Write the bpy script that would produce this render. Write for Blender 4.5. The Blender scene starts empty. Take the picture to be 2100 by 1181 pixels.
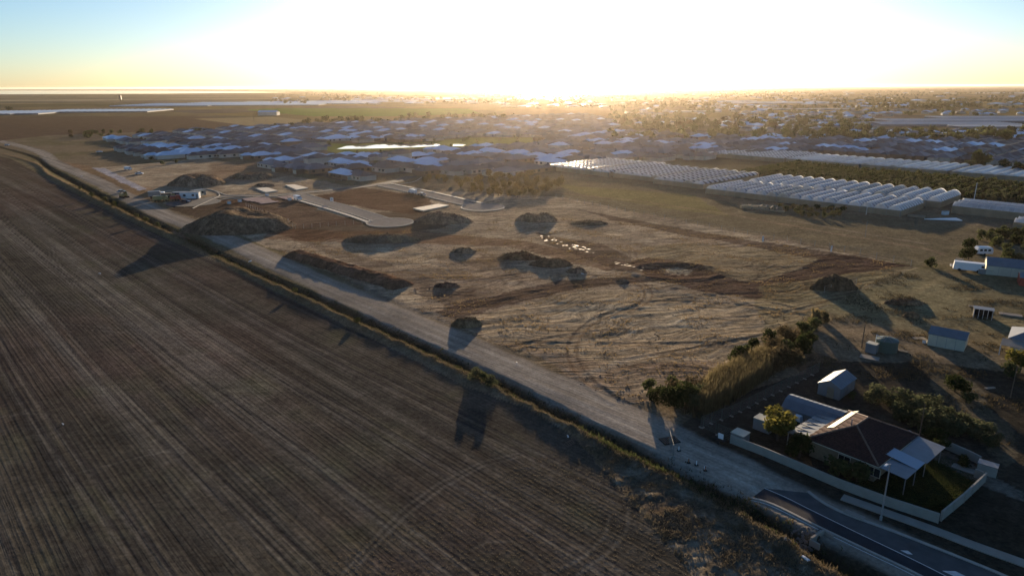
import bpy, math, random
import numpy as np
from mathutils import Matrix, Vector
R = math.radians
random.seed(7); rng = np.random.default_rng(7)
scene = bpy.context.scene
col = scene.collection
# ------------------------------------------------------------------ camera
H = 50.0
PITCH = math.atan(413.0 / 1400.0)
ROLL = R(0.17)
Fv = Vector((0, math.cos(PITCH), -math.sin(PITCH)))
u0 = Vector((0, math.sin(PITCH), math.cos(PITCH))); r0 = Vector((1, 0, 0))
Rv = r0 * math.cos(ROLL) - u0 * math.sin(ROLL)
Uv = u0 * math.cos(ROLL) + r0 * math.sin(ROLL)
cd = bpy.data.cameras.new('camera'); cam = bpy.data.objects.new('camera', cd); col.objects.link(cam)
cd.sensor_width = 36.0; cd.lens = 24.0; cd.clip_start = 0.5; cd.clip_end = 120000
m = Matrix((Rv, Uv, -Fv)).transposed().to_4x4(); m.translation = (0, 0, H)
cam.matrix_world = m
scene.camera = cam
# ------------------------------------------------------------------ sky and sun
SUN_AZ, SUN_EL = R(4.2), R(6.4)
world = bpy.data.worlds.new('World'); scene.world = world; world.use_nodes = True
wn = world.node_tree; wn.nodes.clear()
sky = wn.nodes.new('ShaderNodeTexSky'); sky.sky_type = 'NISHITA'; sky.sun_disc = False
sky.sun_elevation = SUN_EL; sky.sun_rotation = SUN_AZ
sky.altitude = 50; sky.air_density = 0.75; sky.dust_density = 0.6; sky.ozone_density = 3.0
bg = wn.nodes.new('ShaderNodeBackground'); bg.inputs[1].default_value = 0.076
wo = wn.nodes.new('ShaderNodeOutputWorld')
wn.links.new(sky.outputs[0], bg.inputs[0]); wn.links.new(bg.outputs[0], wo.inputs[0])
sl = bpy.data.lights.new('sun', 'SUN'); sl.energy = 5.0; sl.angle = R(0.55); sl.color = (1.0, 0.77, 0.52)
so = bpy.data.objects.new('sun', sl); col.objects.link(so)
sd = Vector((math.sin(SUN_AZ) * math.cos(SUN_EL), math.cos(SUN_AZ) * math.cos(SUN_EL), math.sin(SUN_EL)))
so.rotation_euler = sd.to_track_quat('Z', 'Y').to_euler(); so.location = sd * 300
scene.view_settings.view_transform = 'Standard'; scene.view_settings.look = 'None'
scene.view_settings.exposure = 1.2; scene.view_settings.gamma = 1.0
scene.view_settings.use_curve_mapping = False
scene.cycles.max_bounces = 6; scene.cycles.diffuse_bounces = 2; scene.cycles.glossy_bounces = 2
scene.cycles.transmission_bounces = 4; scene.cycles.volume_bounces = 0; scene.cycles.transparent_max_bounces = 6
HAZE_DENSITY = 2.4e-5

# ------------------------------------------------------------------ helpers
def G(px, py, z=0.0):
    """where the ray through a point of the survey photo meets the level z"""
    d = Fv + Rv * ((px - 1050) / 1400.0) + Uv * ((590.5 - py) / 1400.0)
    t = (z - H) / d.z
    return (d.x * t, d.y * t)
def PL(pts, z=0.0): return [G(a, b, z) for a, b in pts]
YAW = R(-46.5)                       # the street grid: local x runs down the road, local y away from it
AX = (math.cos(YAW), math.sin(YAW)); AY = (-math.sin(YAW), math.cos(YAW))
def W2L(x, y): return (x * AX[0] + y * AX[1], x * AY[0] + y * AY[1])
def L2W(a, b): return (a * AX[0] + b * AY[0], a * AX[1] + b * AY[1])

def _h2(i, j, s):
    n = (i.astype(np.int64) * 374761393 + j.astype(np.int64) * 668265263 + s * 974711) & 0xffffffff
    n = ((n ^ (n >> 13)) * 1274126177) & 0xffffffff
    n = (n ^ (n >> 16)) & 0xffffff
    return n / float(0xffffff)
def vnoise(x, y, s=0):
    i = np.floor(x); j = np.floor(y); fx = x - i; fy = y - j
    fx = fx * fx * (3 - 2 * fx); fy = fy * fy * (3 - 2 * fy)
    a = _h2(i, j, s); b = _h2(i + 1, j, s); c = _h2(i, j + 1, s); d = _h2(i + 1, j + 1, s)
    return (a + (b - a) * fx) * (1 - fy) + (c + (d - c) * fx) * fy
def fbm(x, y, s=0, o=4):
    r = 0; a = 0.5; t = 0
    for k in range(o):
        r = r + a * vnoise(x * 2 ** k + 17.3 * k, y * 2 ** k - 9.1 * k, s + k); t += a; a *= 0.5
    return r / t
def inpoly(X, Y, poly):
    m = np.zeros(X.shape, bool); n = len(poly); j = n - 1
    for i in range(n):
        xi, yi = poly[i]; xj, yj = poly[j]
        if yi != yj:
            c = ((yi > Y) != (yj > Y)) & (X < (xj - xi) * (Y - yi) / (yj - yi) + xi)
            m ^= c
        j = i
    return m
def dline(X, Y, pts, signed=False):
    """distance to a polyline (positive to the left of its direction when signed)"""
    best = np.full(X.shape, 1e9); sg = np.ones(X.shape)
    for (x0, y0), (x1, y1) in zip(pts[:-1], pts[1:]):
        dx, dy = x1 - x0, y1 - y0; L = dx * dx + dy * dy + 1e-9
        t = np.clip(((X - x0) * dx + (Y - y0) * dy) / L, 0, 1)
        d = np.hypot(X - x0 - t * dx, Y - y0 - t * dy)
        c = d < best
        best = np.where(c, d, best)
        if signed: sg = np.where(c, np.sign(dx * (Y - y0) - dy * (X - x0)), sg)
    return best * sg if signed else best
def smooth(pts, n=6):
    out = []; P = [pts[0]] + list(pts) + [pts[-1]]
    for i in range(1, len(P) - 2):
        p0, p1, p2, p3 = [np.array(q, float) for q in P[i - 1:i + 3]]
        for k in range(n):
            t = k / n
            out.append(tuple(0.5 * ((2 * p1) + (p2 - p0) * t + (2 * p0 - 5 * p1 + 4 * p2 - p3) * t * t + (3 * p1 - p0 - 3 * p2 + p3) * t ** 3)))
    out.append(tuple(pts[-1])); return out

# ---- objects
def link(o): col.objects.link(o); return o
def tag(o, label=None, cat=None, group=None, kind=None):
    if label: o['label'] = label
    if cat: o['category'] = cat
    if group: o['group'] = group
    if kind: o['kind'] = kind
    return o
def thing(name, label, cat, x, y, z=0.0, rz=0.0, group=None):
    o = bpy.data.objects.new(name, None); link(o); o.empty_display_size = 0.5
    o.location = (x, y, z); o.rotation_euler = (0, 0, rz)
    return tag(o, label, cat, group)
def mesh_np(name, V, F, mats, smooth_=False, mi=None, colors=None):
    me = bpy.data.meshes.new(name)
    V = np.asarray(V, np.float32); F = np.asarray(F, np.int32)
    k = F.shape[1]
    me.vertices.add(len(V)); me.vertices.foreach_set('co', V.ravel())
    me.loops.add(F.size); me.loops.foreach_set('vertex_index', F.ravel())
    me.polygons.add(len(F)); me.polygons.foreach_set('loop_start', np.arange(0, F.size, k, dtype=np.int32))
    me.polygons.foreach_set('loop_total', np.full(len(F), k, np.int32))
    for q in (mats if isinstance(mats, (list, tuple)) else [mats]): me.materials.append(q)
    if mi is not None: me.polygons.foreach_set('material_index', np.asarray(mi, np.int32))
    if smooth_: me.polygons.foreach_set('use_smooth', np.ones(len(F), bool))
    if colors is not None:
        ca = me.color_attributes.new('Col', 'FLOAT_COLOR', 'POINT')
        c4 = np.ones((len(V), 4), np.float32); c4[:, :3] = colors; ca.data.foreach_set('color', c4.ravel())
    me.update(calc_edges=True); me.validate()
    return me
class MB:
    def __init__(s): s.v = []; s.f = []; s.m = []
    def poly(s, pts, mi=0):
        b = len(s.v); s.v += [tuple(p) for p in pts]; s.f.append(tuple(range(b, b + len(pts)))); s.m.append(mi); return s
    def box(s, cx, cy, z0, sx, sy, sz, mi=0, rz=0.0, taper=1.0):
        c, n = math.cos(rz), math.sin(rz); b = len(s.v)
        for zz, k in ((z0, 1.0), (z0 + sz, taper)):
            for ax, ay in ((-1, -1), (1, -1), (1, 1), (-1, 1)):
                x, y = ax * sx / 2 * k, ay * sy / 2 * k
                s.v.append((cx + x * c - y * n, cy + x * n + y * c, zz))
        for f in ((0, 3, 2, 1), (4, 5, 6, 7), (0, 1, 5, 4), (1, 2, 6, 5), (2, 3, 7, 6), (3, 0, 4, 7)):
            s.f.append(tuple(b + i for i in f)); s.m.append(mi)
        return s
    def tube(s, p0, p1, r0, r1=None, n=6, mi=0, cap=True):
        r1 = r0 if r1 is None else r1
        p0, p1 = Vector(p0), Vector(p1); d = (p1 - p0).normalized()
        a = d.orthogonal().normalized(); b_ = d.cross(a); b = len(s.v)
        for p, r in ((p0, r0), (p1, r1)):
            for k in range(n):
                t = 2 * math.pi * k / n; s.v.append(tuple(p + a * (r * math.cos(t)) + b_ * (r * math.sin(t))))
        for k in range(n):
            k2 = (k + 1) % n; s.f.append((b + k, b + k2, b + n + k2, b + n + k)); s.m.append(mi)
        if cap: s.f.append(tuple(b + n + k for k in range(n))); s.m.append(mi); s.f.append(tuple(b + k for k in reversed(range(n)))); s.m.append(mi)
        return s
    def prism(s, outline, y0, y1, mi=0):
        """outline of (x,z) points pushed along y"""
        b = len(s.v); n = len(outline)
        for y in (y0, y1):
            for x, z in outline: s.v.append((x, y, z))
        for k in range(n):
            k2 = (k + 1) % n; s.f.append((b + k, b + n + k, b + n + k2, b + k2)); s.m.append(mi)
        s.f.append(tuple(b + k for k in range(n))); s.m.append(mi)
        s.f.append(tuple(b + n + k for k in reversed(range(n)))); s.m.append(mi)
        return s
    def mesh(s, name, mats):
        me = bpy.data.meshes.new(name); me.from_pydata(s.v, [], s.f)
        for q in (mats if isinstance(mats, (list, tuple)) else [mats]): me.materials.append(q)
        me.polygons.foreach_set('material_index', s.m); me.update(); return me
    def build(s, name, mats, parent=None, loc=(0, 0, 0), rz=0.0):
        return put(name, s.mesh(name, mats), parent, loc, rz)
def put(name, me, parent=None, loc=(0, 0, 0), rz=0.0):
    o = bpy.data.objects.new(name, me); link(o); o.location = loc; o.rotation_euler = (0, 0, rz)
    if parent is not None: o.parent = parent
    return o
CH = {}
def copy_tree(o, kids, loc, rz, label=None, group=None, scale=None):
    """a thing with copies of its parts; kids = list of (part, [sub parts])"""
    r = o.copy(); link(r); r.location = loc; r.rotation_euler = (0, 0, rz)
    if scale: r.scale = (scale,) * 3 if not isinstance(scale, tuple) else scale
    if label: r['label'] = label
    if group: r['group'] = group
    for c, subs in kids:
        d = c.copy(); link(d); d.parent = r
        for q in subs:
            e = q.copy(); link(e); e.parent = d
    return r
def kids_of(o):
    return [(c, list(c.children)) for c in o.children]
ORD = ['first', 'second', 'third', 'fourth', 'fifth', 'sixth', 'seventh', 'eighth', 'ninth', 'tenth', 'eleventh', 'twelfth', 'thirteenth',
       'fourteenth', 'fifteenth', 'sixteenth', 'seventeenth', 'eighteenth', 'nineteenth', 'twentieth', 'twenty-first', 'twenty-second', 'twenty-third',
       'twenty-fourth', 'twenty-fifth', 'twenty-sixth', 'twenty-seventh', 'twenty-eighth', 'twenty-ninth', 'thirtieth']
def ordn(i):
    if i < 30: return ORD[i]
    n = i + 1; tens = {3: 'thirty', 4: 'forty', 5: 'fifty', 6: 'sixty', 7: 'seventy', 8: 'eighty', 9: 'ninety'}
    t, r_ = divmod(n, 10)
    if n >= 100: return '%dth' % n
    return tens[t] + ('-' + ORD[r_ - 1] if r_ else 'th')

# ---- materials
def mat(name, rgb, rough=0.8, spec=0.3, metal=0.0, noise=None, bump=None, trans=0.0):
    """plain principled material with a little procedural mottling; noise=(scale, amount), bump=(scale, strength)"""
    m = bpy.data.materials.new(name); m.use_nodes = True; nt = m.node_tree; N = nt.nodes; L = nt.links
    b = N['Principled BSDF']; b.inputs['Base Color'].default_value = (*rgb, 1)
    b.inputs['Roughness'].default_value = rough; b.inputs['Metallic'].default_value = metal
    b.inputs['Specular IOR Level'].default_value = spec
    tc = N.new('ShaderNodeTexCoord')
    if noise:
        t = N.new('ShaderNodeTexNoise'); t.inputs['Scale'].default_value = noise[0]; t.inputs['Detail'].default_value = 4
        L.new(tc.outputs['Object'], t.inputs['Vector'])
        r = N.new('ShaderNodeMapRange'); r.inputs[1].default_value = 0.3; r.inputs[2].default_value = 0.7
        r.inputs[3].default_value = 1 - noise[1]; r.inputs[4].default_value = 1 + noise[1]
        L.new(t.outputs['Fac'], r.inputs[0])
        mx = N.new('ShaderNodeVectorMath'); mx.operation = 'SCALE'; mx.inputs[0].default_value = rgb
        L.new(r.outputs[0], mx.inputs['Scale']); L.new(mx.outputs[0], b.inputs['Base Color'])
    if bump:
        t = N.new('ShaderNodeTexNoise'); t.inputs['Scale'].default_value = bump[0]; t.inputs['Detail'].default_value = 3
        L.new(tc.outputs['Object'], t.inputs['Vector'])
        bp = N.new('ShaderNodeBump'); bp.inputs['Strength'].default_value = bump[1]; bp.inputs['Distance'].default_value = 0.3
        L.new(t.outputs['Fac'], bp.inputs['Height']); L.new(bp.outputs[0], b.inputs['Normal'])
    if trans > 0:
        tr = N.new('ShaderNodeBsdfTranslucent'); ms = N.new('ShaderNodeMixShader'); ms.inputs[0].default_value = trans
        out = N['Material Output']
        tr.inputs[0].default_value = (*rgb, 1)
        if noise: L.new(mx.outputs[0], tr.inputs[0])
        L.new(b.outputs[0], ms.inputs[1]); L.new(tr.outputs[0], ms.inputs[2]); L.new(ms.outputs[0], out.inputs[0])
    return m
def leafmat(name, a, b_, trans=0.4):
    """foliage: two leaf greens mixed from clump to clump"""
    m = bpy.data.materials.new(name); m.use_nodes = True; nt = m.node_tree; N = nt.nodes; L = nt.links
    N.clear(); out = N.new('ShaderNodeOutputMaterial')
    tc = N.new('ShaderNodeTexCoord'); t = N.new('ShaderNodeTexNoise'); t.inputs['Scale'].default_value = 1.1; t.inputs['Detail'].default_value = 2
    oi = N.new('ShaderNodeObjectInfo'); L.new(tc.outputs['Object'], t.inputs['Vector'])
    g = N.new('ShaderNodeNewGeometry')
    rp = N.new('ShaderNodeMath'); rp.operation = 'MULTIPLY_ADD'; rp.inputs[1].default_value = 0.35; L.new(g.outputs['Random Per Island'], rp.inputs[0]); L.new(t.outputs['Fac'], rp.inputs[2])
    r2 = N.new('ShaderNodeMath'); r2.operation = 'MULTIPLY_ADD'; r2.inputs[1].default_value = 0.3; L.new(oi.outputs['Random'], r2.inputs[0]); L.new(rp.outputs[0], r2.inputs[2])
    cr = N.new('ShaderNodeMapRange'); cr.inputs[1].default_value = 0.45; cr.inputs[2].default_value = 1.15; L.new(r2.outputs[0], cr.inputs[0])
    mx = N.new('ShaderNodeMix'); mx.data_type = 'RGBA'; mx.inputs[6].default_value = (*a, 1); mx.inputs[7].default_value = (*b_, 1)
    L.new(cr.outputs[0], mx.inputs[0])
    d = N.new('ShaderNodeBsdfDiffuse'); tr = N.new('ShaderNodeBsdfTranslucent'); ms = N.new('ShaderNodeMixShader'); ms.inputs[0].default_value = trans
    L.new(mx.outputs[2], d.inputs[0]); L.new(mx.outputs[2], tr.inputs[0]); L.new(d.outputs[0], ms.inputs[1]); L.new(tr.outputs[0], ms.inputs[2]); L.new(ms.outputs[0], out.inputs[0])
    return m
def groundmat(name, streak=0.0, bump=0.5, rough=0.95, dist=0.25, var=0.35, fine=1.0, ripple=0.0):
    """soil coloured by the mesh's soil map, broken up by noise; streak adds drill rows along the street grid"""
    m = bpy.data.materials.new(name); m.use_nodes = True; nt = m.node_tree; N = nt.nodes; L = nt.links
    b = N['Principled BSDF']; b.inputs['Roughness'].default_value = rough; b.inputs['Specular IOR Level'].default_value = 0.0
    at = N.new('ShaderNodeVertexColor'); at.layer_name = 'Col'
    tc = N.new('ShaderNodeTexCoord')
    def noise(scale, detail=4, vec=None, rough_=0.6):
        t = N.new('ShaderNodeTexNoise'); t.inputs['Scale'].default_value = scale; t.inputs['Detail'].default_value = detail; t.inputs['Roughness'].default_value = rough_
        L.new(vec or tc.outputs['Object'], t.inputs['Vector']); return t.outputs['Fac']
    def mp(src, a, b2, c, d):
        r = N.new('ShaderNodeMapRange'); r.inputs[1].default_value = a; r.inputs[2].default_value = b2; r.inputs[3].default_value = c; r.inputs[4].default_value = d
        L.new(src, r.inputs[0]); return r.outputs[0]
    def mth(op, x, y):
        k = N.new('ShaderNodeMath'); k.operation = op
        for i, q in enumerate((x, y)):
            if isinstance(q, (int, float)): k.inputs[i].default_value = q
            else: L.new(q, k.inputs[i])
        return k.outputs[0]
    f1 = mp(noise(1.3 * fine, 6, rough_=0.75), 0.3, 0.7, 1 - var, 1 + var)
    f2 = mp(noise(0.09, 4), 0.3, 0.7, 0.8, 1.2)
    fac = mth('MULTIPLY', mth('MULTIPLY', f1, f2), mp(noise(0.42 * fine, 5, rough_=0.8), 0.35, 0.65, 1 - var * 0.6, 1 + var * 0.6))
    hgt = mth('ADD', mth('MULTIPLY', noise(0.9 * fine, 6, rough_=0.7), 0.6), mth('MULTIPLY', noise(4.0 * fine, 3), 0.25))
    if ripple:
        wn_ = N.new('ShaderNodeTexNoise'); wn_.inputs['Scale'].default_value = 0.035; wn_.inputs['Detail'].default_value = 2; L.new(tc.outputs['Object'], wn_.inputs['Vector'])
        sc = N.new('ShaderNodeVectorMath'); sc.operation = 'SCALE'; sc.inputs['Scale'].default_value = 26.0; L.new(wn_.outputs['Color'], sc.inputs[0])
        ad = N.new('ShaderNodeVectorMath'); ad.operation = 'ADD'; L.new(tc.outputs['Object'], ad.inputs[0]); L.new(sc.outputs[0], ad.inputs[1])
        ro = N.new('ShaderNodeMapping'); ro.vector_type = 'TEXTURE'; ro.inputs['Rotation'].default_value = (0, 0, 0.32); L.new(ad.outputs[0], ro.inputs['Vector'])
        rv = N.new('ShaderNodeVectorMath'); rv.operation = 'MULTIPLY'; L.new(ro.outputs[0], rv.inputs[0]); rv.inputs[1].default_value = (0.06, 0.9, 0)
        rr = noise(1.0, 5, rv.outputs[0], 0.65)
        fac = mth('MULTIPLY', fac, mp(rr, 0.38, 0.64, 1 - ripple, 1 + ripple)); hgt = mth('ADD', hgt, mth('MULTIPLY', rr, 1.6))
    if streak:
        mpn = N.new('ShaderNodeMapping'); mpn.vector_type = 'TEXTURE'; mpn.inputs['Rotation'].default_value = (0, 0, YAW)
        L.new(tc.outputs['Object'], mpn.inputs['Vector'])
        w = N.new('ShaderNodeVectorMath'); w.operation = 'MULTIPLY'; L.new(mpn.outputs[0], w.inputs[0]); w.inputs[1].default_value = (0.010, 0.42, 0)
        s1 = noise(1.0, 5, w.outputs[0], 0.62)
        w2 = N.new('ShaderNodeVectorMath'); w2.operation = 'MULTIPLY'; L.new(mpn.outputs[0], w2.inputs[0]); w2.inputs[1].default_value = (0.06, 2.6, 0)
        s2 = noise(1.0, 4, w2.outputs[0], 0.7)
        w3 = N.new('ShaderNodeVectorMath'); w3.operation = 'MULTIPLY'; L.new(mpn.outputs[0], w3.inputs[0]); w3.inputs[1].default_value = (0.004, 0.16, 0)
        s3 = noise(1.0, 2, w3.outputs[0], 0.5)
        st = mth('ADD', mth('ADD', mth('MULTIPLY', s1, 0.55), mth('MULTIPLY', s2, 0.22)), mth('MULTIPLY', s3, 0.33))
        sx_ = N.new('ShaderNodeSeparateXYZ'); L.new(mpn.outputs[0], sx_.inputs[0])
        dr_ = mth('SINE', mth('ADD', mth('MULTIPLY', sx_.outputs['Y'], 2 * math.pi / 0.74), mth('MULTIPLY', s2, 3.0)), 0.0)
        fac = mth('MULTIPLY', fac, mp(dr_, -1.0, 1.0, 1 - streak * 0.16, 1 + streak * 0.16))
        hgt = mth('ADD', hgt, mth('MULTIPLY', dr_, 0.05))
        fac = mth('MULTIPLY', fac, mp(st, 0.40, 0.70, 1 - streak, 1 + streak))
        hgt = mth('ADD', mth('MULTIPLY', hgt, 0.7), mth('MULTIPLY', st, 1.6))
    v = N.new('ShaderNodeVectorMath'); v.operation = 'SCALE'; L.new(at.outputs['Color'], v.inputs[0]); L.new(fac, v.inputs['Scale'])
    L.new(v.outputs[0], b.inputs['Base Color'])
    bp = N.new('ShaderNodeBump'); bp.inputs['Strength'].default_value = bump; bp.inputs['Distance'].default_value = dist
    L.new(hgt, bp.inputs['Height']); L.new(bp.outputs[0], b.inputs['Normal'])
    return m

M = dict(
    field=groundmat('stubble soil', streak=0.32, bump=0.6, dist=0.3, var=0.4),
    soil=groundmat('disturbed soil', bump=1.0, dist=0.6, var=0.5),
    site=groundmat('churned site soil', bump=1.0, dist=0.6, var=0.45, ripple=0.4),
    verge=groundmat('dry grass bank', bump=0.9, dist=0.4, var=0.5, fine=1.4),
    road=groundmat('packed gravel', streak=0.34, bump=0.6, dist=0.15, var=0.28, fine=1.5),
    far=groundmat('distant land', bump=0.0, var=0.3, fine=0.02),
    mound=groundmat('heaped earth', bump=1.0, dist=1.2, var=0.75, fine=0.8),
    asphalt_new=mat('fresh dark asphalt', (0.035, 0.038, 0.045), 0.9, 0.1, noise=(0.8, 0.2), bump=(6, 0.1)),
    asphalt=mat('worn grey asphalt', (0.085, 0.088, 0.09), 0.9, 0.1, noise=(0.5, 0.22), bump=(6, 0.1)),
    concrete=mat('pale concrete', (0.30, 0.27, 0.23), 0.95, 0.0, noise=(0.6, 0.12)),
    kerb=mat('kerb concrete', (0.34, 0.32, 0.28), 0.85, noise=(1.5, 0.12)),
    paint=mat('white road paint', (0.62, 0.62, 0.60), 0.7, noise=(2.0, 0.2)),
    wall=mat('cream rendered wall', (0.27, 0.265, 0.235), 0.85, noise=(0.9, 0.12)),
    brick=mat('cream brick', (0.22, 0.18, 0.12), 0.9, noise=(2.0, 0.12)),
    tile=mat('brown roof tile', (0.075, 0.036, 0.030), 0.85, 0.1, noise=(3.0, 0.3)),
    tile_cap=mat('tan ridge tile', (0.17, 0.11, 0.085), 0.8, noise=(2.0, 0.2)),
    zinc=mat('weathered zinc sheet', (0.16, 0.18, 0.205), 0.5, 0.4, 0.2, noise=(0.8, 0.1)),
    zincwall=mat('zinc wall sheet', (0.22, 0.235, 0.24), 0.5, 0.4, 0.2, noise=(0.8, 0.12)),
    cream=mat('cream steel sheet', (0.50, 0.48, 0.38), 0.6, 0.3, noise=(0.8, 0.08)),
    white=mat('white painted steel', (0.72, 0.73, 0.74), 0.4, 0.5),
    clear=mat('translucent roof sheet', (0.24, 0.30, 0.38), 0.3, 0.5),
    glass=mat('dark window glass', (0.02, 0.025, 0.03), 0.08, 0.6),
    dark=mat('black rubber', (0.02, 0.02, 0.02), 0.8),
    steel=mat('galvanised steel', (0.40, 0.41, 0.42), 0.45, 0.5, 0.6),
    wood=mat('weathered timber', (0.13, 0.10, 0.075), 0.85, noise=(3.0, 0.25)),
    green=mat('green steel', (0.06, 0.11, 0.09), 0.5, 0.4),
    red=mat('red painted steel', (0.35, 0.05, 0.03), 0.5, 0.4),
    orange=mat('orange barrier plastic', (0.25, 0.08, 0.03), 0.6),
    yellow=mat('ochre machine paint', (0.30, 0.24, 0.10), 0.5, 0.4),
    silver=mat('silver car paint', (0.40, 0.42, 0.44), 0.25, 0.6, 0.5),
    carwhite=mat('white car paint', (0.70, 0.71, 0.72), 0.25, 0.6),
    carblue=mat('dark blue car paint', (0.03, 0.04, 0.07), 0.25, 0.6),
    film=mat('white greenhouse film', (0.84, 0.87, 0.90), 0.14, 0.8, noise=(0.25, 0.06), trans=0.5),
    filmdark=mat('vent with painted shade', (0.06, 0.065, 0.08), 0.6, 0.3),  # near-black strips paint the shade between film bulges, besides vent gaps
    film_dirty=mat('dirty greenhouse film', (0.60, 0.60, 0.56), 0.3, 0.5, noise=(0.5, 0.22), trans=0.45),
    film_worn=mat('worn greenhouse film', (0.74, 0.77, 0.80), 0.2, 0.6, noise=(0.35, 0.18), trans=0.55),
    filmgrey=mat('thin grey film strip', (0.20, 0.22, 0.26), 0.3, 0.5, trans=0.3),  # grey half of the painted light-and-dark roof striping
    filmwall=mat('clear greenhouse wall film', (0.46, 0.42, 0.32), 0.6, 0.3, noise=(0.3, 0.15), trans=0.55),  # tan tone paints in the sun glowing through clear film
    rooflight=mat('pale metal roof with sky tint', (0.50, 0.64, 0.80), 0.3, 0.5, 0.1, noise=(0.3, 0.06)),  # blue is reflected sky, put into the pale metal's colour
    roofmid=mat('slate blue roof', (0.10, 0.11, 0.135), 0.5, 0.4, noise=(0.3, 0.1)),
    roofdark=mat('charcoal roof', (0.045, 0.047, 0.06), 0.55, 0.4, noise=(0.3, 0.1)),
    roofbrown=mat('dull brown roof', (0.085, 0.068, 0.065), 0.6, 0.4, noise=(0.3, 0.12)),
    housewall=mat('rendered house wall', (0.52, 0.48, 0.41), 0.85, noise=(0.2, 0.2)),
    housewall2=mat('brick house wall', (0.18, 0.13, 0.10), 0.9, noise=(0.2, 0.2)),
    bark=mat('bark', (0.09, 0.07, 0.055), 0.9),
    leaf_dark=leafmat('dark evergreen leaves', (0.025, 0.035, 0.014), (0.06, 0.07, 0.025)),
    leaf_olive=leafmat('olive leaves', (0.045, 0.055, 0.025), (0.10, 0.11, 0.045)),
    leaf_yellow=leafmat('yellow green leaves', (0.045, 0.055, 0.018), (0.19, 0.165, 0.04), 0.45),
    leaf_brown=leafmat('dry brown scrub', (0.06, 0.05, 0.03), (0.13, 0.10, 0.055), 0.35),
    straw=leafmat('dry straw', (0.17, 0.12, 0.06), (0.34, 0.25, 0.13), 0.45),
    dullstraw=leafmat('dull dry grass', (0.10, 0.082, 0.055), (0.21, 0.17, 0.11), 0.25),
    leaf_backlit=leafmat('leaves with painted backlight', (0.045, 0.04, 0.02), (0.22, 0.16, 0.07), 0.45),  # golden backlight and darker cores painted into the leaf colours
    stubble=leafmat('stubble straw', (0.14, 0.12, 0.085), (0.26, 0.22, 0.16), 0.4),
    leaf_greygreen=leafmat('grey green leaves', (0.045, 0.055, 0.03), (0.125, 0.13, 0.07), 0.4),
    reed=leafmat('reed blades', (0.10, 0.085, 0.045), (0.24, 0.19, 0.10), 0.45),
    grass=leafmat('green grass', (0.035, 0.05, 0.018), (0.08, 0.09, 0.035), 0.35),
)
def watermat(name, rgb, rough, bump=0.0):
    m = mat(name, rgb, rough, 0.5); return m
M['water'] = watermat('still water', (0.02, 0.03, 0.035), 0.06)
M['sea'] = watermat('sea water', (0.05, 0.09, 0.11), 0.08)
M['puddle'] = mat('muddy puddle', (0.22, 0.15, 0.09), 0.6, 0.12)
# ================================================================== TERRAIN
ROAD = smooth(PL([(2180, 1330), (2020, 1225), (1860, 1141), (1740, 1085), (1640, 1036), (1555, 993), (1480, 955), (1420, 930), (1300, 868), (1100, 776), (900, 686), (700, 600), (560, 534), (430, 476), (340, 441), (270, 408), (190, 368), (110, 332), (55, 303), (-120, 262)]))
DRAIN = smooth(PL([(2000, 1350), (1850, 1245), (1740, 1168), (1650, 1112), (1560, 1060), (1460, 1008), (1375, 962), (1250, 902), (1100, 826), (950, 752), (700, 637), (500, 546), (330, 463), (200, 398), (100, 345), (40, 313), (-140, 268)]))
CREST = smooth(PL([(1880, 1330), (1660, 1150), (1520, 1050), (1400, 985), (1290, 935), (1150, 868), (1040, 806), (960, 768), (850, 716), (730, 661), (600, 601), (480, 541), (405, 503), (300, 462), (190, 407), (100, 360), (40, 325), (-160, 275)]))
FIELD = PL([(1560, 1400), (1420, 1181), (1345, 1090), (1270, 1000), (1180, 900), (1080, 840), (950, 790), (720, 672), (560, 596), (400, 515), (290, 466), (180, 410), (90, 362), (20, 325), (-300, 262)]) + [(-900, 700), (-900, -100), (300, -100)]
SITE = PL([(1250, 830), (1100, 740), (900, 655), (560, 510), (360, 425), (200, 345), (420, 325), (700, 380), (1150, 405), (1560, 485), (1880, 548), (1660, 640), (1560, 735), (1380, 825)])
ESTATE = PL([(370, 430), (330, 395), (560, 372), (860, 355), (1100, 420), (1060, 445), (850, 480), (600, 485), (560, 470)])
LOT = PL([(1340, 905), (1435, 862), (1700, 740), (1880, 740), (2300, 800), (2500, 1300), (1700, 1400), (1560, 1060)])
LAWN = PL([(1700, 985), (1800, 985), (1940, 935), (2012, 975), (1925, 1062)])
PIT = G(1385, 556); PITR = (11.0, 8.0)
TRK = []
EDGE_W = PL([(1540, 1022), (1585, 1035), (1680, 1082), (1780, 1130), (1880, 1178), (2010, 1250), (2120, 1330)])
_r = random.Random(5)
def arc(cx, cy, r, a0, a1, n=14): return [(cx + r * math.cos(a0 + (a1 - a0) * k / n), cy + 0.9 * r * math.sin(a0 + (a1 - a0) * k / n)) for k in range(n + 1)]
for k in range(13):
    c = G(_r.uniform(850, 1650), _r.uniform(520, 760)); a = _r.uniform(0, 6.28)
    TRK.append(arc(c[0], c[1], _r.uniform(8, 45), a, a + _r.uniform(0.8, 3.2)))
for k in range(16):
    a = G(_r.uniform(600, 1500), _r.uniform(480, 760)); th = _r.gauss(0.35, 0.45); l = _r.uniform(20, 70)
    TRK.append(smooth([a, (a[0] + l / 2 * math.cos(th), a[1] + l / 2 * math.sin(th) + _r.uniform(-4, 4)), (a[0] + l * math.cos(th), a[1] + l * math.sin(th))], 4))
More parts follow.
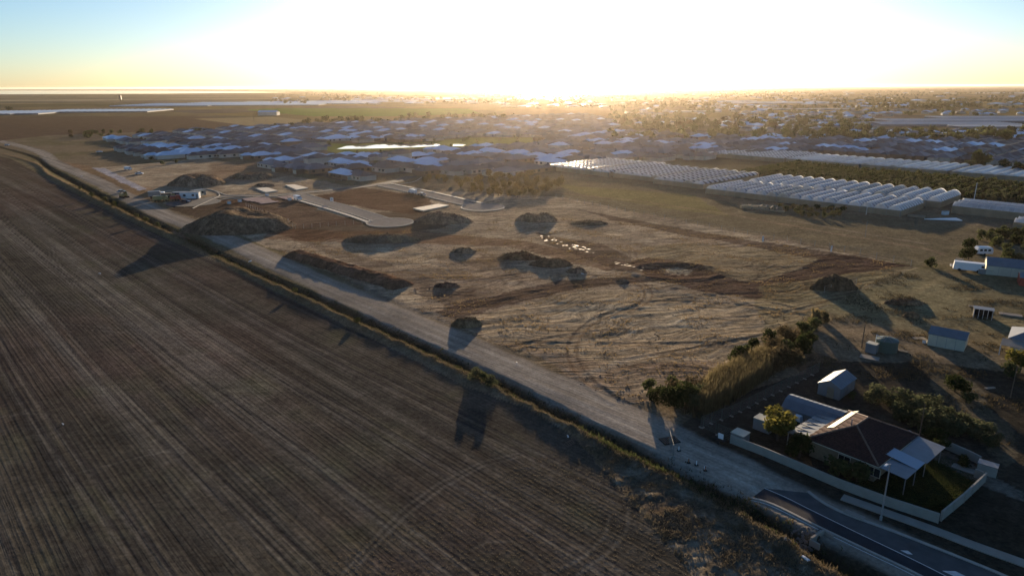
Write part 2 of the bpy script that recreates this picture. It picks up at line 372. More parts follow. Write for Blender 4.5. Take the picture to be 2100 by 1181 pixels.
FTRK = [PL(p) for p in (
    [(0, 660), (120, 664), (300, 678), (420, 690)], [(0, 668), (120, 672), (300, 686), (420, 699)], [(30, 600), (120, 615), (230, 645)],
    [(0, 395), (60, 390), (130, 382)], [(100, 500), (103, 525), (120, 555), (150, 590)], [(108, 498), (111, 523), (128, 552), (158, 588)],
    [(700, 1181), (770, 1100), (830, 1040), (900, 990), (985, 948), (1060, 930)], [(715, 1181), (785, 1103), (845, 1046), (912, 997), (990, 956), (1060, 938)],
    [(1250, 1060), (1240, 1100), (1200, 1140), (1120, 1181)], [(1290, 1040), (1285, 1090), (1250, 1130), (1180, 1181)],
    [(150, 973), (230, 952), (330, 925), (380, 928)], [(0, 855), (60, 848), (100, 850)], [(970, 1125), (1000, 1110), (1050, 1110), (1100, 1140), (1120, 1181)])]
def heights(X, Y):
    A, B = W2L(X, Y)
    far = np.clip((np.hypot(X, Y) - 450) / 300, 0, 1)
    base = 0.5 * (fbm(X / 34, Y / 34, 1, 3) - 0.5) + 0.22 * (fbm(X / 6, Y / 6, 2, 3) - 0.5)
    soft = np.ones(X.shape)
    inf = inpoly(X, Y, FIELD); soft[inf] = 0.35
    ins = inpoly(X, Y, SITE)
    wx = X + 6 * (fbm(X / 25, Y / 25, 8, 2) - 0.5) * 4; wy = Y + 6 * (fbm(X / 25, Y / 25, 9, 2) - 0.5) * 4
    rip = 0.22 * (fbm((wx * 0.94 + wy * 0.34) / 22, (wy * 0.94 - wx * 0.34) / 1.9, 12, 3) - 0.5) + 0.10 * (fbm(X / 1.6, Y / 1.6, 14, 2) - 0.5)
    base = base + np.where(ins, rip, 0)
    rough = inpoly(X, Y, ROUGH)
    base = base + np.where(rough, 0.34 * (fbm(X / 1.1, Y / 1.1, 24, 3) - 0.5), 0)
    est = inpoly(X, Y, ESTATE); lot = inpoly(X, Y, LOT)
    soft[est] = 0.15; soft[lot] = 0.25
    z = base * soft * (1 - far)
    near = np.hypot(X, Y) < 700
    d = dline(X, Y, ROAD); k = np.clip((d - 4.0) / 2.5, 0, 1)
    z = z * k + (1 - k) * (0.10 - 0.0035 * d * d + 0.05 * (fbm(A / 14, B / 1.2, 31, 2) - 0.5)) * (1 - far)
    dd = dline(X, Y, DRAIN) + 0.7 * (fbm(X / 3, Y / 3, 5, 2) - 0.5)
    z -= 1.35 * np.clip(1 - (dd - 0.5) / 2.0, 0, 1) * (1 - far) * np.clip((dline(X, Y, EDGE_W) - 0.9) / 3.0, 0, 1)
    dc = dline(X, Y, CREST); n = fbm(X / 2.4, Y / 2.4, 6, 3)
    z += (0.35 + 1.0 * n) * np.exp(-(dc / 1.5) ** 2) * (1 - far) * np.clip(1.15 - dd * 0.0, 0, 1)
    # pit with a pushed-up rim
    e = np.hypot((X - PIT[0]) / PITR[0], (Y - PIT[1]) / PITR[1])
    z += np.where(e < 1, -0.35 * (1 - e ** 4), 0) + 0.3 * np.exp(-((e - 1.12) / 0.16) ** 2) * (0.5 + fbm(X / 3, Y / 3, 41, 2))
    for t in TRK:
        x0 = min(p[0] for p in t) - 3; x1 = max(p[0] for p in t) + 3; y0 = min(p[1] for p in t) - 3; y1 = max(p[1] for p in t) + 3
        q = ins & (X > x0) & (X < x1) & (Y > y0) & (Y < y1)
        if q.any():
            s = dline(X[q], Y[q], t); z[q] += 0.06 * np.exp(-((s - 1.35) / 0.4) ** 2) - 0.05 * np.exp(-(s / 0.8) ** 2)
    asp = inpoly(X, Y, ASPHALT_ZONE)
    z = np.where(asp, -0.04, z)
    return z
ROUGH = PL([(1100, 850), (1180, 872), (1340, 950), (1470, 1010), (1600, 1105), (1720, 1200), (1600, 1400), (1440, 1200), (1345, 1090), (1270, 1000), (1180, 900)])
ASPHALT_ZONE = PL([(1520, 1018), (1560, 990), (1640, 995), (1730, 1010), (1900, 1068), (2200, 1170), (2300, 1400), (1900, 1400), (1780, 1140), (1640, 1072)])
def z_at(x, y):
    return float(heights(np.array([float(x)]), np.array([float(y)]))[0])

def lerp(C, k, c):
    k = k[:, None]; return C * (1 - k) + np.array(c)[None, :] * k
def paint(X, Y):
    n = len(X); A, B = W2L(X, Y)
    n1 = fbm(X / 60, Y / 60, 50, 4); n2 = fbm(X / 9, Y / 9, 51, 4); n3 = fbm(X / 2.2, Y / 2.2, 52, 3)
    wx = X + 5 * (n2 - 0.5); wy = Y + 5 * (fbm(X / 9, Y / 9, 53, 3) - 0.5)
    C = np.tile(np.array((0.19, 0.15, 0.10)), (n, 1))                  # scrubby dry ground
    C = lerp(C, np.clip((n1 - 0.42) * 4, 0, 1) * 0.6, (0.11, 0.105, 0.05))
    C = lerp(C, np.clip((n2 - 0.55) * 5, 0, 1) * 0.6, (0.20, 0.155, 0.10))
    def P(pts, c, a=1.0, warp=1.0):
        nonlocal C
        q = inpoly(X + warp * (wx - X), Y + warp * (wy - Y), PL(pts)); C = lerp(C, q * float(a), c)
    # construction site
    insite = inpoly(X, Y, SITE); q = inpoly(wx, wy, SITE); C = lerp(C, q * 1.0, (0.29, 0.235, 0.17))
    C = lerp(C, q * np.clip((n2 - 0.45) * 4, 0, 1) * 0.75, (0.42, 0.35, 0.25))
    C = lerp(C, q * np.clip((0.42 - n1) * 6, 0, 1) * 0.6, (0.17, 0.115, 0.08))
    C = lerp(C, q * np.clip((n3 - 0.6) * 5, 0, 1) * 0.5, (0.12, 0.085, 0.06))
    RED = (0.086, 0.060, 0.047); DK = (0.05, 0.036, 0.028)
    P([(1285, 545), (1340, 528), (1480, 535), (1620, 520), (1740, 525), (1872, 545), (1780, 575), (1690, 602), (1620, 617), (1530, 614), (1440, 598), (1350, 575)], RED, 0.95)
    P([(1310, 508), (1400, 500), (1560, 510), (1690, 528), (1640, 552), (1590, 572), (1530, 578), (1470, 562), (1440, 545), (1380, 532), (1330, 528)], (0.27, 0.22, 0.14), 0.85)
    P([(1350, 552), (1385, 545), (1420, 553), (1410, 563), (1370, 565)], (0.22, 0.21, 0.17), 0.9, 0.3)
    P([(1180, 428), (1300, 452), (1560, 495), (1700, 516), (1865, 545), (1790, 548), (1560, 512), (1400, 480), (1250, 452)], RED, 0.8)
    P([(340, 430), (560, 480), (640, 495), (900, 470), (960, 448), (860, 430), (740, 440), (600, 470), (500, 410), (400, 405)], DK, 0.75)
    P([(600, 488), (840, 590), (930, 640), (1000, 620), (860, 560), (640, 490)], RED, 0.5)
    P([(880, 640), (1140, 575), (1400, 560), (1400, 570), (1180, 590), (930, 655)], RED, 0.8)
    P([(560, 470), (870, 475), (1050, 490), (1300, 540), (1250, 555), (1040, 505), (800, 500), (540, 490)], (0.14, 0.075, 0.045), 0.6)
    P([(1090, 478), (1230, 500), (1330, 545), (1440, 570), (1400, 585), (1260, 550), (1120, 500)], RED, 0.7)
    P([(630, 405), (740, 385), (860, 400), (900, 420), (860, 440), (770, 430)], (0.095, 0.055, 0.038), 0.85)
    P([(455, 410), (590, 405), (745, 460), (600, 470)], (0.09, 0.058, 0.045), 0.8)
    P([(1480, 605), (1640, 620), (1560, 720), (1500, 740), (1250, 745), (1000, 700), (960, 650), (1200, 590)], (0.38, 0.31, 0.205), 0.5)
    P([(680, 560), (840, 640), (1000, 690), (1160, 770), (1250, 800), (1120, 745), (900, 650), (700, 570)], (0.2, 0.175, 0.145), 0.6)
    P([(60, 320), (180, 340), (330, 395), (300, 420), (180, 365)], (0.28, 0.17, 0.10), 0.5)
    P([(190, 345), (215, 345), (300, 388), (285, 392)], (0.38, 0.38, 0.42), 0.8, 0.4)
    P([(430, 335), (560, 330), (640, 350), (540, 372), (440, 372)], (0.22, 0.155, 0.105), 0.7)
    # paddock between the fence and the greenhouses
    P([(1130, 395), (1190, 365), (1440, 410), (1850, 450), (2100, 470), (2100, 530), (1880, 545), (1560, 485), (1180, 410)], (0.16, 0.135, 0.085), 0.8)
    P([(1130, 378), (1420, 400), (1500, 445), (1380, 430), (1200, 400)], (0.20, 0.175, 0.07), 0.6)
    P([(1550, 590), (1860, 545), (2100, 600), (2100, 680), (1900, 690), (1700, 640), (1560, 720)], (0.20, 0.17, 0.10), 0.7)
    P([(1640, 600), (1800, 560), (2000, 600), (1960, 640), (1800, 650), (1700, 640)], (0.24, 0.21, 0.12), 0.5)
    for t in TRK:
        x0 = min(p[0] for p in t) - 3; x1 = max(p[0] for p in t) + 3; y0 = min(p[1] for p in t) - 3; y1 = max(p[1] for p in t) + 3
        k = insite & (X > x0) & (X < x1) & (Y > y0) & (Y < y1)
        if k.any():
            s = dline(X[k], Y[k], t); C[k] = lerp(C[k], 0.55 * np.exp(-((s - 0.9) / 0.35) ** 2), (0.10, 0.065, 0.045))
    for pts, w, c, a in (([(1140, 395), (1300, 412), (1500, 440), (1700, 478), (1900, 510), (1930, 520)], 0.9, (0.27, 0.19, 0.13), 0.8),
                         ([(1120, 405), (1300, 436), (1560, 482), (1850, 537)], 1.2, (0.26, 0.2, 0.13), 0.7),
                         ([(1380, 452), (1500, 438), (1560, 432)], 1.0, (0.26, 0.2, 0.13), 0.7),
                         ([(1620, 452), (1760, 478), (1900, 500)], 0.8, (0.28, 0.22, 0.16), 0.8),
                         ([(1200, 770), (1260, 745), (1330, 730)], 1.2, (0.3, 0.27, 0.22), 0.6),
                         ([(1700, 655), (1860, 610), (1930, 570)], 0.8, (0.28, 0.23, 0.13), 0.7),
                         ([(1560, 690), (1700, 610), (1880, 560)], 0.8, (0.26, 0.2, 0.12), 0.5)):
        s = dline(X, Y, PL(pts)) + 0.8 * (n3 - 0.5); C = lerp(C, a * np.exp(-(s / w) ** 2), c)
    # house lots: dry soil painted extra dark for the shade over it, worn drive
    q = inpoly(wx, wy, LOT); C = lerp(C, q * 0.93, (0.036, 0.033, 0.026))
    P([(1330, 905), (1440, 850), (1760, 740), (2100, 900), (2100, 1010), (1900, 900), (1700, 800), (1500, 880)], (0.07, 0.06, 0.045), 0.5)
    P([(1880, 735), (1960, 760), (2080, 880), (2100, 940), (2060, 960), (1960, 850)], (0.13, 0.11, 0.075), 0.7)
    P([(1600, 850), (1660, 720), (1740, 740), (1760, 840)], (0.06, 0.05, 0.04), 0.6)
    q = inpoly(X, Y, LAWN); C = lerp(C, q * 1.0, (0.022, 0.032, 0.013))
    P([(1930, 920), (2100, 1010), (2100, 1030), (1990, 985), (1900, 930)], (0.18, 0.165, 0.135), 0.7, 0.3)
    # verge, drain, road, field
    dc = dline(X, Y, CREST) + 1.6 * (n3 - 0.5); dd = dline(X, Y, DRAIN); dr = dline(X, Y, ROAD)
    C = lerp(C, np.clip(1.5 - np.abs(dc) / 1.5, 0, 1), (0.20, 0.145, 0.085))
    q = inpoly(wx, wy, ROUGH); C = lerp(C, q * 0.9, (0.12, 0.098, 0.07)); C = lerp(C, q * np.clip((n3 - 0.50) * 6, 0, 1) * 0.8, (0.27, 0.23, 0.17)); C = lerp(C, q * np.clip((0.42 - n2) * 6, 0, 1) * 0.5, (0.08, 0.055, 0.04))
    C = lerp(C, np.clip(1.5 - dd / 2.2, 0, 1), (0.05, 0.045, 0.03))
    e = np.clip((5.0 + 1.6 * (n2 - 0.5) - dr) / 1.1, 0, 1); C = lerp(C, e, (0.27, 0.235, 0.19))
    C = lerp(C, e * 0.5 * np.exp(-((dr - 1.4) / 0.55) ** 2), (0.40, 0.36, 0.30)); C = lerp(C, e * 0.35 * np.clip((n2 - 0.5) * 6, 0, 1), (0.20, 0.175, 0.145))
    q = inpoly(X + 0.6 * (n3 - 0.5), Y, FIELD)
    F = np.tile(np.array((0.076, 0.067, 0.053)), (n, 1))
    F = lerp(F, np.clip((n1 - 0.5) * 5, 0, 1) * 0.5, (0.108, 0.075, 0.063)); F = lerp(F, np.clip((n2 - 0.6) * 4, 0, 1) * 0.5, (0.10, 0.10, 0.062))
    st = fbm(A / 160, B / 4.5, 61, 3); F = lerp(F, np.clip((st - 0.55) * 5, 0, 1) * 0.45, (0.19, 0.17, 0.14)); F = lerp(F, np.clip((0.42 - st) * 6, 0, 1) * 0.5, (0.05, 0.045, 0.042))
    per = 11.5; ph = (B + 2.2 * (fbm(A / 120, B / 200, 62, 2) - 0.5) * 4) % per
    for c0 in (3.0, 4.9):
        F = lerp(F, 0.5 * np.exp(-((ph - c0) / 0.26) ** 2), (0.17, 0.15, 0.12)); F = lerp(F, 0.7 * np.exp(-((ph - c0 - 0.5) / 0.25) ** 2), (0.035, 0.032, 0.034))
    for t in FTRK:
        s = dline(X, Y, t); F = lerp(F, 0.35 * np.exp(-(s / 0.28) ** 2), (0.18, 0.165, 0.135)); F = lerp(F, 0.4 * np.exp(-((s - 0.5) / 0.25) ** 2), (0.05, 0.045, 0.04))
    F = lerp(F, np.clip((np.hypot(X, Y) - 330) / 200, 0, 1) * 0.4, (0.12, 0.09, 0.06))
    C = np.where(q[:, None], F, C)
    # suburb ground
    C = lerp(C, inpoly(X, Y, PL(SUBURB)) * 0.9, (0.09, 0.085, 0.075))
    P([(640, 303), (690, 314), (905, 303), (960, 303), (1110, 297), (1100, 282), (960, 283), (860, 292), (650, 296)], (0.13, 0.16, 0.045), 0.9, 0.5)
    # grove floor
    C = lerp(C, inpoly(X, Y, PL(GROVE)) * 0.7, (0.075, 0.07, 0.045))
    # far patchwork of paddocks
    D = np.hypot(X, Y); pa = np.floor(A / 260 + 0.5 * np.floor(B / 170)); pb = np.floor(B / 170); h = _h2(pa, pb, 77); h2 = _h2(pa, pb, 78)
    far = np.clip((D - 1000) / 200, 0, 1)
    pal = np.stack([0.10 + 0.10 * h, 0.085 + 0.07 * h, 0.05 + 0.035 * h2], 1); pal *= (0.75 + 0.5 * n1)[:, None]
    C = C * (1 - far[:, None]) + pal * far[:, None]
    P([(-60, 296), (100, 278), (640, 258), (400, 238), (-60, 240)], (0.115, 0.08, 0.055), 0.9, 0.3)
    P([(395, 244), (600, 269), (680, 252), (560, 240)], (0.30, 0.24, 0.135), 0.9, 0.3)
    P([(640, 240), (760, 250), (1000, 240), (900, 234)], (0.2, 0.165, 0.08), 0.7, 0.3)
    P([(500, 226), (640, 239), (820, 239), (985, 233), (960, 223), (560, 222)], (0.10, 0.17, 0.03), 0.95, 0.1)
    P([(1020, 240), (1250, 240), (1260, 226), (1040, 224)], (0.17, 0.10, 0.065), 0.8, 0.1)
    P([(1640, 230), (1900, 218), (2150, 222), (2150, 212), (1720, 218)], (0.24, 0.18, 0.09), 0.8, 0.1)
    P([(-60, 214), (500, 205), (500, 196), (-60, 200)], (0.13, 0.12, 0.08), 0.7, 0.1)
    P([(-60, 209), (300, 206), (560, 203), (560, 201.5), (-60, 206)], (0.30, 0.26, 0.17), 0.8, 0.0)
    P([(-60, 222), (420, 214), (300, 211), (-60, 216)], (0.08, 0.078, 0.045), 0.8, 0.0)
    P([(-60, 200), (640, 196), (640, 193.5), (-60, 197)], (0.07, 0.075, 0.05), 0.8, 0.0)
    P([(620, 197), (1040, 194), (1040, 191), (620, 192)], (0.26, 0.2, 0.12), 0.7, 0.0)
    P([(1250, 206), (1900, 202), (1900, 199), (1250, 200)], (0.25, 0.2, 0.12), 0.7, 0.0)
    P([(1500, 196), (2150, 193), (2150, 190), (1500, 192)], (0.22, 0.19, 0.11), 0.7, 0.0)
    C = lerp(C, np.clip((fbm(X / 500, Y / 120, 80, 4) - 0.55) * 6, 0, 1) * np.clip((D - 1500) / 800, 0, 1) * 0.7, (0.04, 0.05, 0.025))
    return np.clip(C, 0.012, 0.6)
SUBURB = [(225, 296), (330, 326), (540, 324), (640, 357), (700, 372), (860, 352), (1000, 364), (1130, 354), (1200, 333), (1420, 333), (1520, 322), (1700, 318), (1960, 338), (2250, 350), (2250, 296), (1900, 282), (1500, 270), (1300, 262), (1200, 236), (1000, 243), (900, 247), (640, 257), (420, 268), (225, 287)]
GROVE = [(1290, 333), (1450, 322), (1640, 337), (1770, 352), (2000, 372), (2250, 398), (2250, 425), (1990, 412), (1880, 396), (1720, 380), (1560, 362), (1420, 346)]

# polar sheet, finer near the camera stand; split into the setting's surfaces face by face
NR, NC = 760, 720
ang = np.linspace(R(-44), R(44), NC); rad = 46.0 * np.exp(np.linspace(0, math.log(1400 / 46.0), NR))
TH, RD = np.meshgrid(ang, rad)
X = (RD * np.sin(TH)).ravel(); Y = (RD * np.cos(TH)).ravel()
Z = heights(X, Y); C = paint(X, Y)
V = np.stack([X, Y, Z], 1)
idx = np.arange(NR * NC).reshape(NR, NC)
F = np.stack([idx[:-1, :-1], idx[:-1, 1:], idx[1:, 1:], idx[1:, :-1]], -1).reshape(-1, 4)
fc = V[F].mean(1); fx, fy = fc[:, 0], fc[:, 1]
reg = np.zeros(len(F), int)
reg[inpoly(fx, fy, SITE)] = 5
dC = dline(fx, fy, CREST); dD = dline(fx, fy, DRAIN); dR = dline(fx, fy, ROAD)
reg[(dC < 4.5)] = 4; reg[inpoly(fx, fy, ROUGH)] = 4
reg[inpoly(fx, fy, FIELD)] = 1
reg[(dD < 2.6)] = 3
reg[(dR < 4.7)] = 2
def submesh(name, m, mt, kindname='structure'):
    f = F[m]; u, inv = np.unique(f.ravel(), return_inverse=True)
    me = mesh_np(name, V[u], inv.reshape(-1, 4), mt, True, colors=C[u])
    return tag(put(name, me), kind='structure')
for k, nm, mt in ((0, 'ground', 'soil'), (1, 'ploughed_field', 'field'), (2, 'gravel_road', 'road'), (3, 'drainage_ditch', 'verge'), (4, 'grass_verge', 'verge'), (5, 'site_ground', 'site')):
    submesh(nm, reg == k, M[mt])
# far land out to the horizon
NR2, NC2 = 190, 620
rad = 1400 * np.exp(np.linspace(0, math.log(60000 / 1400.0), NR2)); ang = np.linspace(R(-44), R(44), NC2)
TH, RD = np.meshgrid(ang, rad); X2 = (RD * np.sin(TH)).ravel(); Y2 = (RD * np.cos(TH)).ravel()
C2 = paint(X2, Y2); idx = np.arange(NR2 * NC2).reshape(NR2, NC2)
F2 = np.stack([idx[:-1, :-1], idx[:-1, 1:], idx[1:, 1:], idx[1:, :-1]], -1).reshape(-1, 4)
tag(put('distant_plain', mesh_np('distant_plain', np.stack([X2, Y2, np.zeros(len(X2))], 1), F2, M['far'], True, colors=C2)), kind='structure')
# the land under and behind, so the plain goes on all round
b = MB(); n = 48
ring = [(62000 * math.cos(2 * math.pi * k / n), 62000 * math.sin(2 * math.pi * k / n), -2.5) for k in range(n)]
b.poly(ring); o = b.build('plain', mat('plain earth', (0.10, 0.08, 0.055), 0.95)); tag(o, kind='structure')
def flat(name, pts, z, mt, kind='structure', parent=None, thick=0.0):
    b = MB(); w = PL(pts) if not isinstance(pts[0][0], float) or True else pts
    b.poly([(x, y, z) for x, y in w]); o = b.build(name, mt, parent)
    if o.data.polygons[0].normal.z < 0: o.data.flip_normals()
    if kind: tag(o, kind=kind)
    return o
# sea and salt pans
b = MB()
b.poly([(x, y, 0.6) for x, y in [G(-500, 193.5), G(0, 194), G(330, 192.8), G(470, 191.2), G(600, 190), G(500, 188.4), G(420, 187.6), G(300, 186.6), G(0, 186.4), G(-500, 187)]])
b.poly([(x, y, 0.6) for x, y in [G(-500, 184.5), G(0, 184.0), G(300, 183.4), G(700, 182.6), (-3000, 58000), (-45000, 42000)]])
o = b.build('sea', M['sea']); tag(o, kind='structure')
for p in o.data.polygons:
    if p.normal.z < 0: p.flip()
flat('pond', [(690, 306.5), (760, 305.5), (850, 303), (903, 300), (902, 295), (860, 294.5), (780, 297), (710, 300.5)], 0.25, M['water'])
flat('water', [(928, 300.5), (950, 300), (956, 297), (930, 296.5)], 0.25, M['water'])
# golden salt flats and film covered ground near the glare
for a, bb, c, d in ((1030, 1200, 201, 204.5), (1060, 1180, 196, 198), (870, 980, 201.5, 203), (700, 900, 205, 206.5), (1150, 1290, 193, 194.5)):
    flat('water', [(a, d), (bb, d), (bb - 15, c), (a + 25, c)], 0.5, M['sea'])
# puddles on the site
pr = random.Random(11)
def puddle(px, py, rx, ry):
    cx, cy = G(px, py); n = 12; z0 = z_at(cx, cy)
    b = MB(); b.poly([(cx + rx * math.cos(6.283 * k / n) * pr.uniform(0.6, 1.15), cy + ry * math.sin(6.283 * k / n) * pr.uniform(0.6, 1.15), z0 + 0.06) for k in range(n)])
    o = b.build('puddle', M['puddle']); tag(o, kind='structure')
for k in range(30):
    t = pr.random(); puddle(1105 + 105 * t + pr.uniform(-6, 10), 486 + 30 * t + pr.uniform(-5, 5), pr.uniform(0.25, 0.8), pr.uniform(0.15, 0.4))
for k in range(14):
    t = pr.random(); puddle(1260 + 60 * t, 538 + 14 * t + pr.uniform(-3, 3), pr.uniform(0.3, .7), pr.uniform(0.15, 0.35))
for k in range(12):
    t = pr.random(); puddle(1330 + 110 * t, 548 + 20 * t + pr.uniform(-8, 6), pr.uniform(0.3, .6), pr.uniform(0.15, 0.3))

# ------------------------------------------------------------------ sealed roads, kerbs, paths (structure)
def ribbon(name, pts, w, z, mt, z2=None, px=True, off=0.0, cap=False):
    """a strip w wide along pts; z2 gives it sides down to that level"""
    P_ = smooth(PL(pts) if px else pts, 5); L_, R_ = [], []
    for i, p in enumerate(P_):
        a = P_[max(i - 1, 0)]; c = P_[min(i + 1, len(P_) - 1)]; dx, dy = c[0] - a[0], c[1] - a[1]; l = math.hypot(dx, dy) or 1
        nx, ny = -dy / l, dx / l
        L_.append((p[0] + nx * (off + w / 2), p[1] + ny * (off + w / 2))); R_.append((p[0] + nx * (off - w / 2), p[1] + ny * (off - w / 2)))
    b = MB()
    for i in range(len(P_) - 1):
        b.poly([(*R_[i], z), (*R_[i + 1], z), (*L_[i + 1], z), (*L_[i], z)])
        if z2 is not None:
            b.poly([(*R_[i], z2), (*R_[i + 1], z2), (*R_[i + 1], z), (*R_[i], z)]); b.poly([(*L_[i + 1], z2), (*L_[i], z2), (*L_[i], z), (*L_[i + 1], z)])
    if z2 is not None:
        b.poly([(*R_[0], z2), (*R_[0], z), (*L_[0], z), (*L_[0], z2)]); b.poly([(*R_[-1], z2), (*L_[-1], z2), (*L_[-1], z), (*R_[-1], z)])
    o = b.build(name, mt); tag(o, kind='structure'); return o
EDGE_L = [(1540, 1022), (1585, 1035), (1680, 1082), (1780, 1130), (1880, 1178), (2010, 1250), (2120, 1330)]
LANE = [(1568, 1001), (1612, 1020), (1660, 1044), (1760, 1093), (1860, 1141), (1940, 1181), (2060, 1245), (2180, 1330)]
KERB_R = [(1657, 1008), (1690, 1032), (1740, 1056), (1830, 1089), (1950, 1136), (2060, 1181), (2200, 1245), (2330, 1330)]
a = smooth(PL(EDGE_L)); c = smooth(PL(LANE)); d = smooth(PL(KERB_R))
def between(name, a, c, z, mt):
    n = min(len(a), len(c)); b = MB()
    for i in range(n - 1):
        p = [(*a[i], z), (*a[i + 1], z), (*c[i + 1], z), (*c[i], z)]; b.poly(p)
    o = b.build(name, mt); tag(o, kind='structure')
    if o.data.polygons[0].normal.z < 0: o.data.flip_normals()
    return o
between('asphalt_road', a, c, 0.024, M['asphalt_new'])
between('asphalt_road', c, [c[0]] + d[1:], 0.020, M['asphalt'])
ribbon('road_marking', LANE, 0.12, 0.034, M['paint'])
ribbon('road_marking', EDGE_L, 0.12, 0.034, M['paint'], off=-0.4)
ribbon('kerb', KERB_R, 0.42, 0.13, M['kerb'], z2=-0.06)
ribbon('kerb', EDGE_L, 0.3, 0.12, M['kerb'], z2=-0.45, off=0.1)
ribbon('footpath', [(1727, 1019), (1800, 1045), (1900, 1081), (2000, 1119), (2100, 1155), (2250, 1210), (2400, 1275)], 1.5, 0.09, M['concrete'], z2=-0.05)
flat('road_marking', [(1846, 1128), (1862, 1129), (1872, 1137), (1862, 1136)], 0.038, M['paint'])
flat('road_marking', [(1932, 1170), (1960, 1171), (1984, 1183), (1956, 1181)], 0.038, M['paint'])
# ------------------------------------------------------------------ estate streets under construction
Z_E = 0.16
ribbon('estate_road', [(375, 417), (420, 409), (470, 403), (560, 401), (640, 394), (720, 386), (775, 379), (812, 372), (845, 362)], 7.0, Z_E, M['asphalt'])
ribbon('estate_road', [(606, 399), (650, 412), (700, 426), (750, 441), (795, 456)], 7.6, Z_E + 0.012, M['concrete'])
ribbon('estate_road', [(778, 379), (830, 389), (880, 400), (930, 412), (985, 425)], 7.2, Z_E + 0.012, M['concrete'])
def disc(name, px, py, r, z, mt, r_in=0.0, n=36, z2=None):
    cx, cy = G(px, py); b = MB()
    for k in range(n):
        a0, a1 = 2 * math.pi * k / n, 2 * math.pi * (k + 1) / n
        q = lambda a, rr, zz: (cx + rr * math.cos(a), cy + rr * math.sin(a), zz)
        if r_in: b.poly([q(a0, r_in, z), q(a0, r, z), q(a1, r, z), q(a1, r_in, z)])
        else: b.poly([(cx, cy, z), q(a0, r, z), q(a1, r, z)])
        if z2 is not None: b.poly([q(a0, r, z2), q(a1, r, z2), q(a1, r, z), q(a0, r, z)])
    o = b.build(name, mt); tag(o, kind='structure'); return o
disc('estate_road', 800, 457, 8.6, Z_E + 0.024, M['concrete']); disc('kerb', 800, 457, 9.1, Z_E + 0.14, M['kerb'], 8.6, z2=0)
disc('estate_road', 990, 426, 9.0, Z_E + 0.024, M['concrete']); disc('kerb', 990, 426, 9.5, Z_E + 0.14, M['kerb'], 9.0, z2=0)
disc('estate_road', 398, 416, 11.5, Z_E + 0.006, M['asphalt'])
for pts, off, w in (([(455, 404), (560, 402), (640, 395), (720, 387), (775, 380)], 4.0, 0.35), ([(430, 412), (470, 405), (560, 402), (600, 400)], -4.2, 0.35),
                    ([(616, 402), (650, 412), (700, 426), (750, 441), (785, 453)], -6.2, 1.6), ([(612, 400), (650, 412), (700, 426), (750, 441), (785, 453)], 4.1, 0.35), ([(616, 402), (650, 412), (700, 426), (750, 441), (785, 453)], -4.1, 0.35),
                    ([(784, 380), (830, 389), (880, 400), (930, 412), (970, 421)], 5.8, 1.4), ([(784, 380), (830, 389), (880, 400), (930, 412), (970, 421)], -3.9, 0.35),
                    ([(395, 428), (430, 412), (450, 402), (442, 393), (420, 388)], 0, 0.4), ([(445, 393), (470, 402), (520, 404)], 0, 0.5), ([(780, 378), (830, 374), (850, 364)], -4.2, 0.4)):
    ribbon('kerb' if w < 1 else 'footpath', pts, w, Z_E + 0.13, M['kerb'], z2=0.0, off=off)
SITE_Z = 0.02
def slab(pts, mt, label):
    w = PL(pts); cx = sum(p[0] for p in w) / 4; cy = sum(p[1] for p in w) / 4; z = z_at(cx, cy) - 0.15
    b = MB(); top = [(x - cx, y - cy, 0.62) for x, y in w]; bot = [(x - cx, y - cy, 0.0) for x, y in w]
    b.poly(top); 
    for i in range(4): j = (i + 1) % 4; b.poly([bot[i], bot[j], top[j], top[i]])
    o = b.build('concrete_slab', mt, None, (cx, cy, z)); tag(o, label, 'house slab', 'fresh concrete house slabs'); return o
SLABC = mat('new slab concrete', (0.62, 0.54, 0.42), 0.8, noise=(0.4, 0.06))
slab([(524, 388), (548, 386), (570, 393), (545, 396)], SLABC, 'pale house slab nearer the site offices, left of its twin')
slab([(585, 381), (604, 380), (632, 387), (608, 391)], SLABC, 'pale house slab with a dark stack on its corner, by the estate street')
slab([(847, 429), (900, 420), (921, 423), (868, 434)], SLABC, 'long pale house slab on brown dirt beside the second cul-de-sac')
# formwork strips of a slab being prepared
FW = mat('pinkish slab sheeting', (0.30, 0.19, 0.18), 0.7, noise=(0.8, 0.15))
k = 0
fx0, fy0 = G(535, 412)
f = thing('slab_formwork', 'pinkish grid of slab formwork strips on dark fenced soil', 'formwork', fx0, fy0, 0.12, YAW)
for i in range(7):
    b = MB(); b.box(-9 + i * 3.0, 0, 0, 1.9, 9 + 2 * math.sin(i), 0.25); b.build('formwork_panel', FW, f)
for i in range(5):
    b = MB(); b.box(-3 + i * 2.5, 13, 0, 1.4, 7, 0.22); b.build('formwork_panel', FW, f)
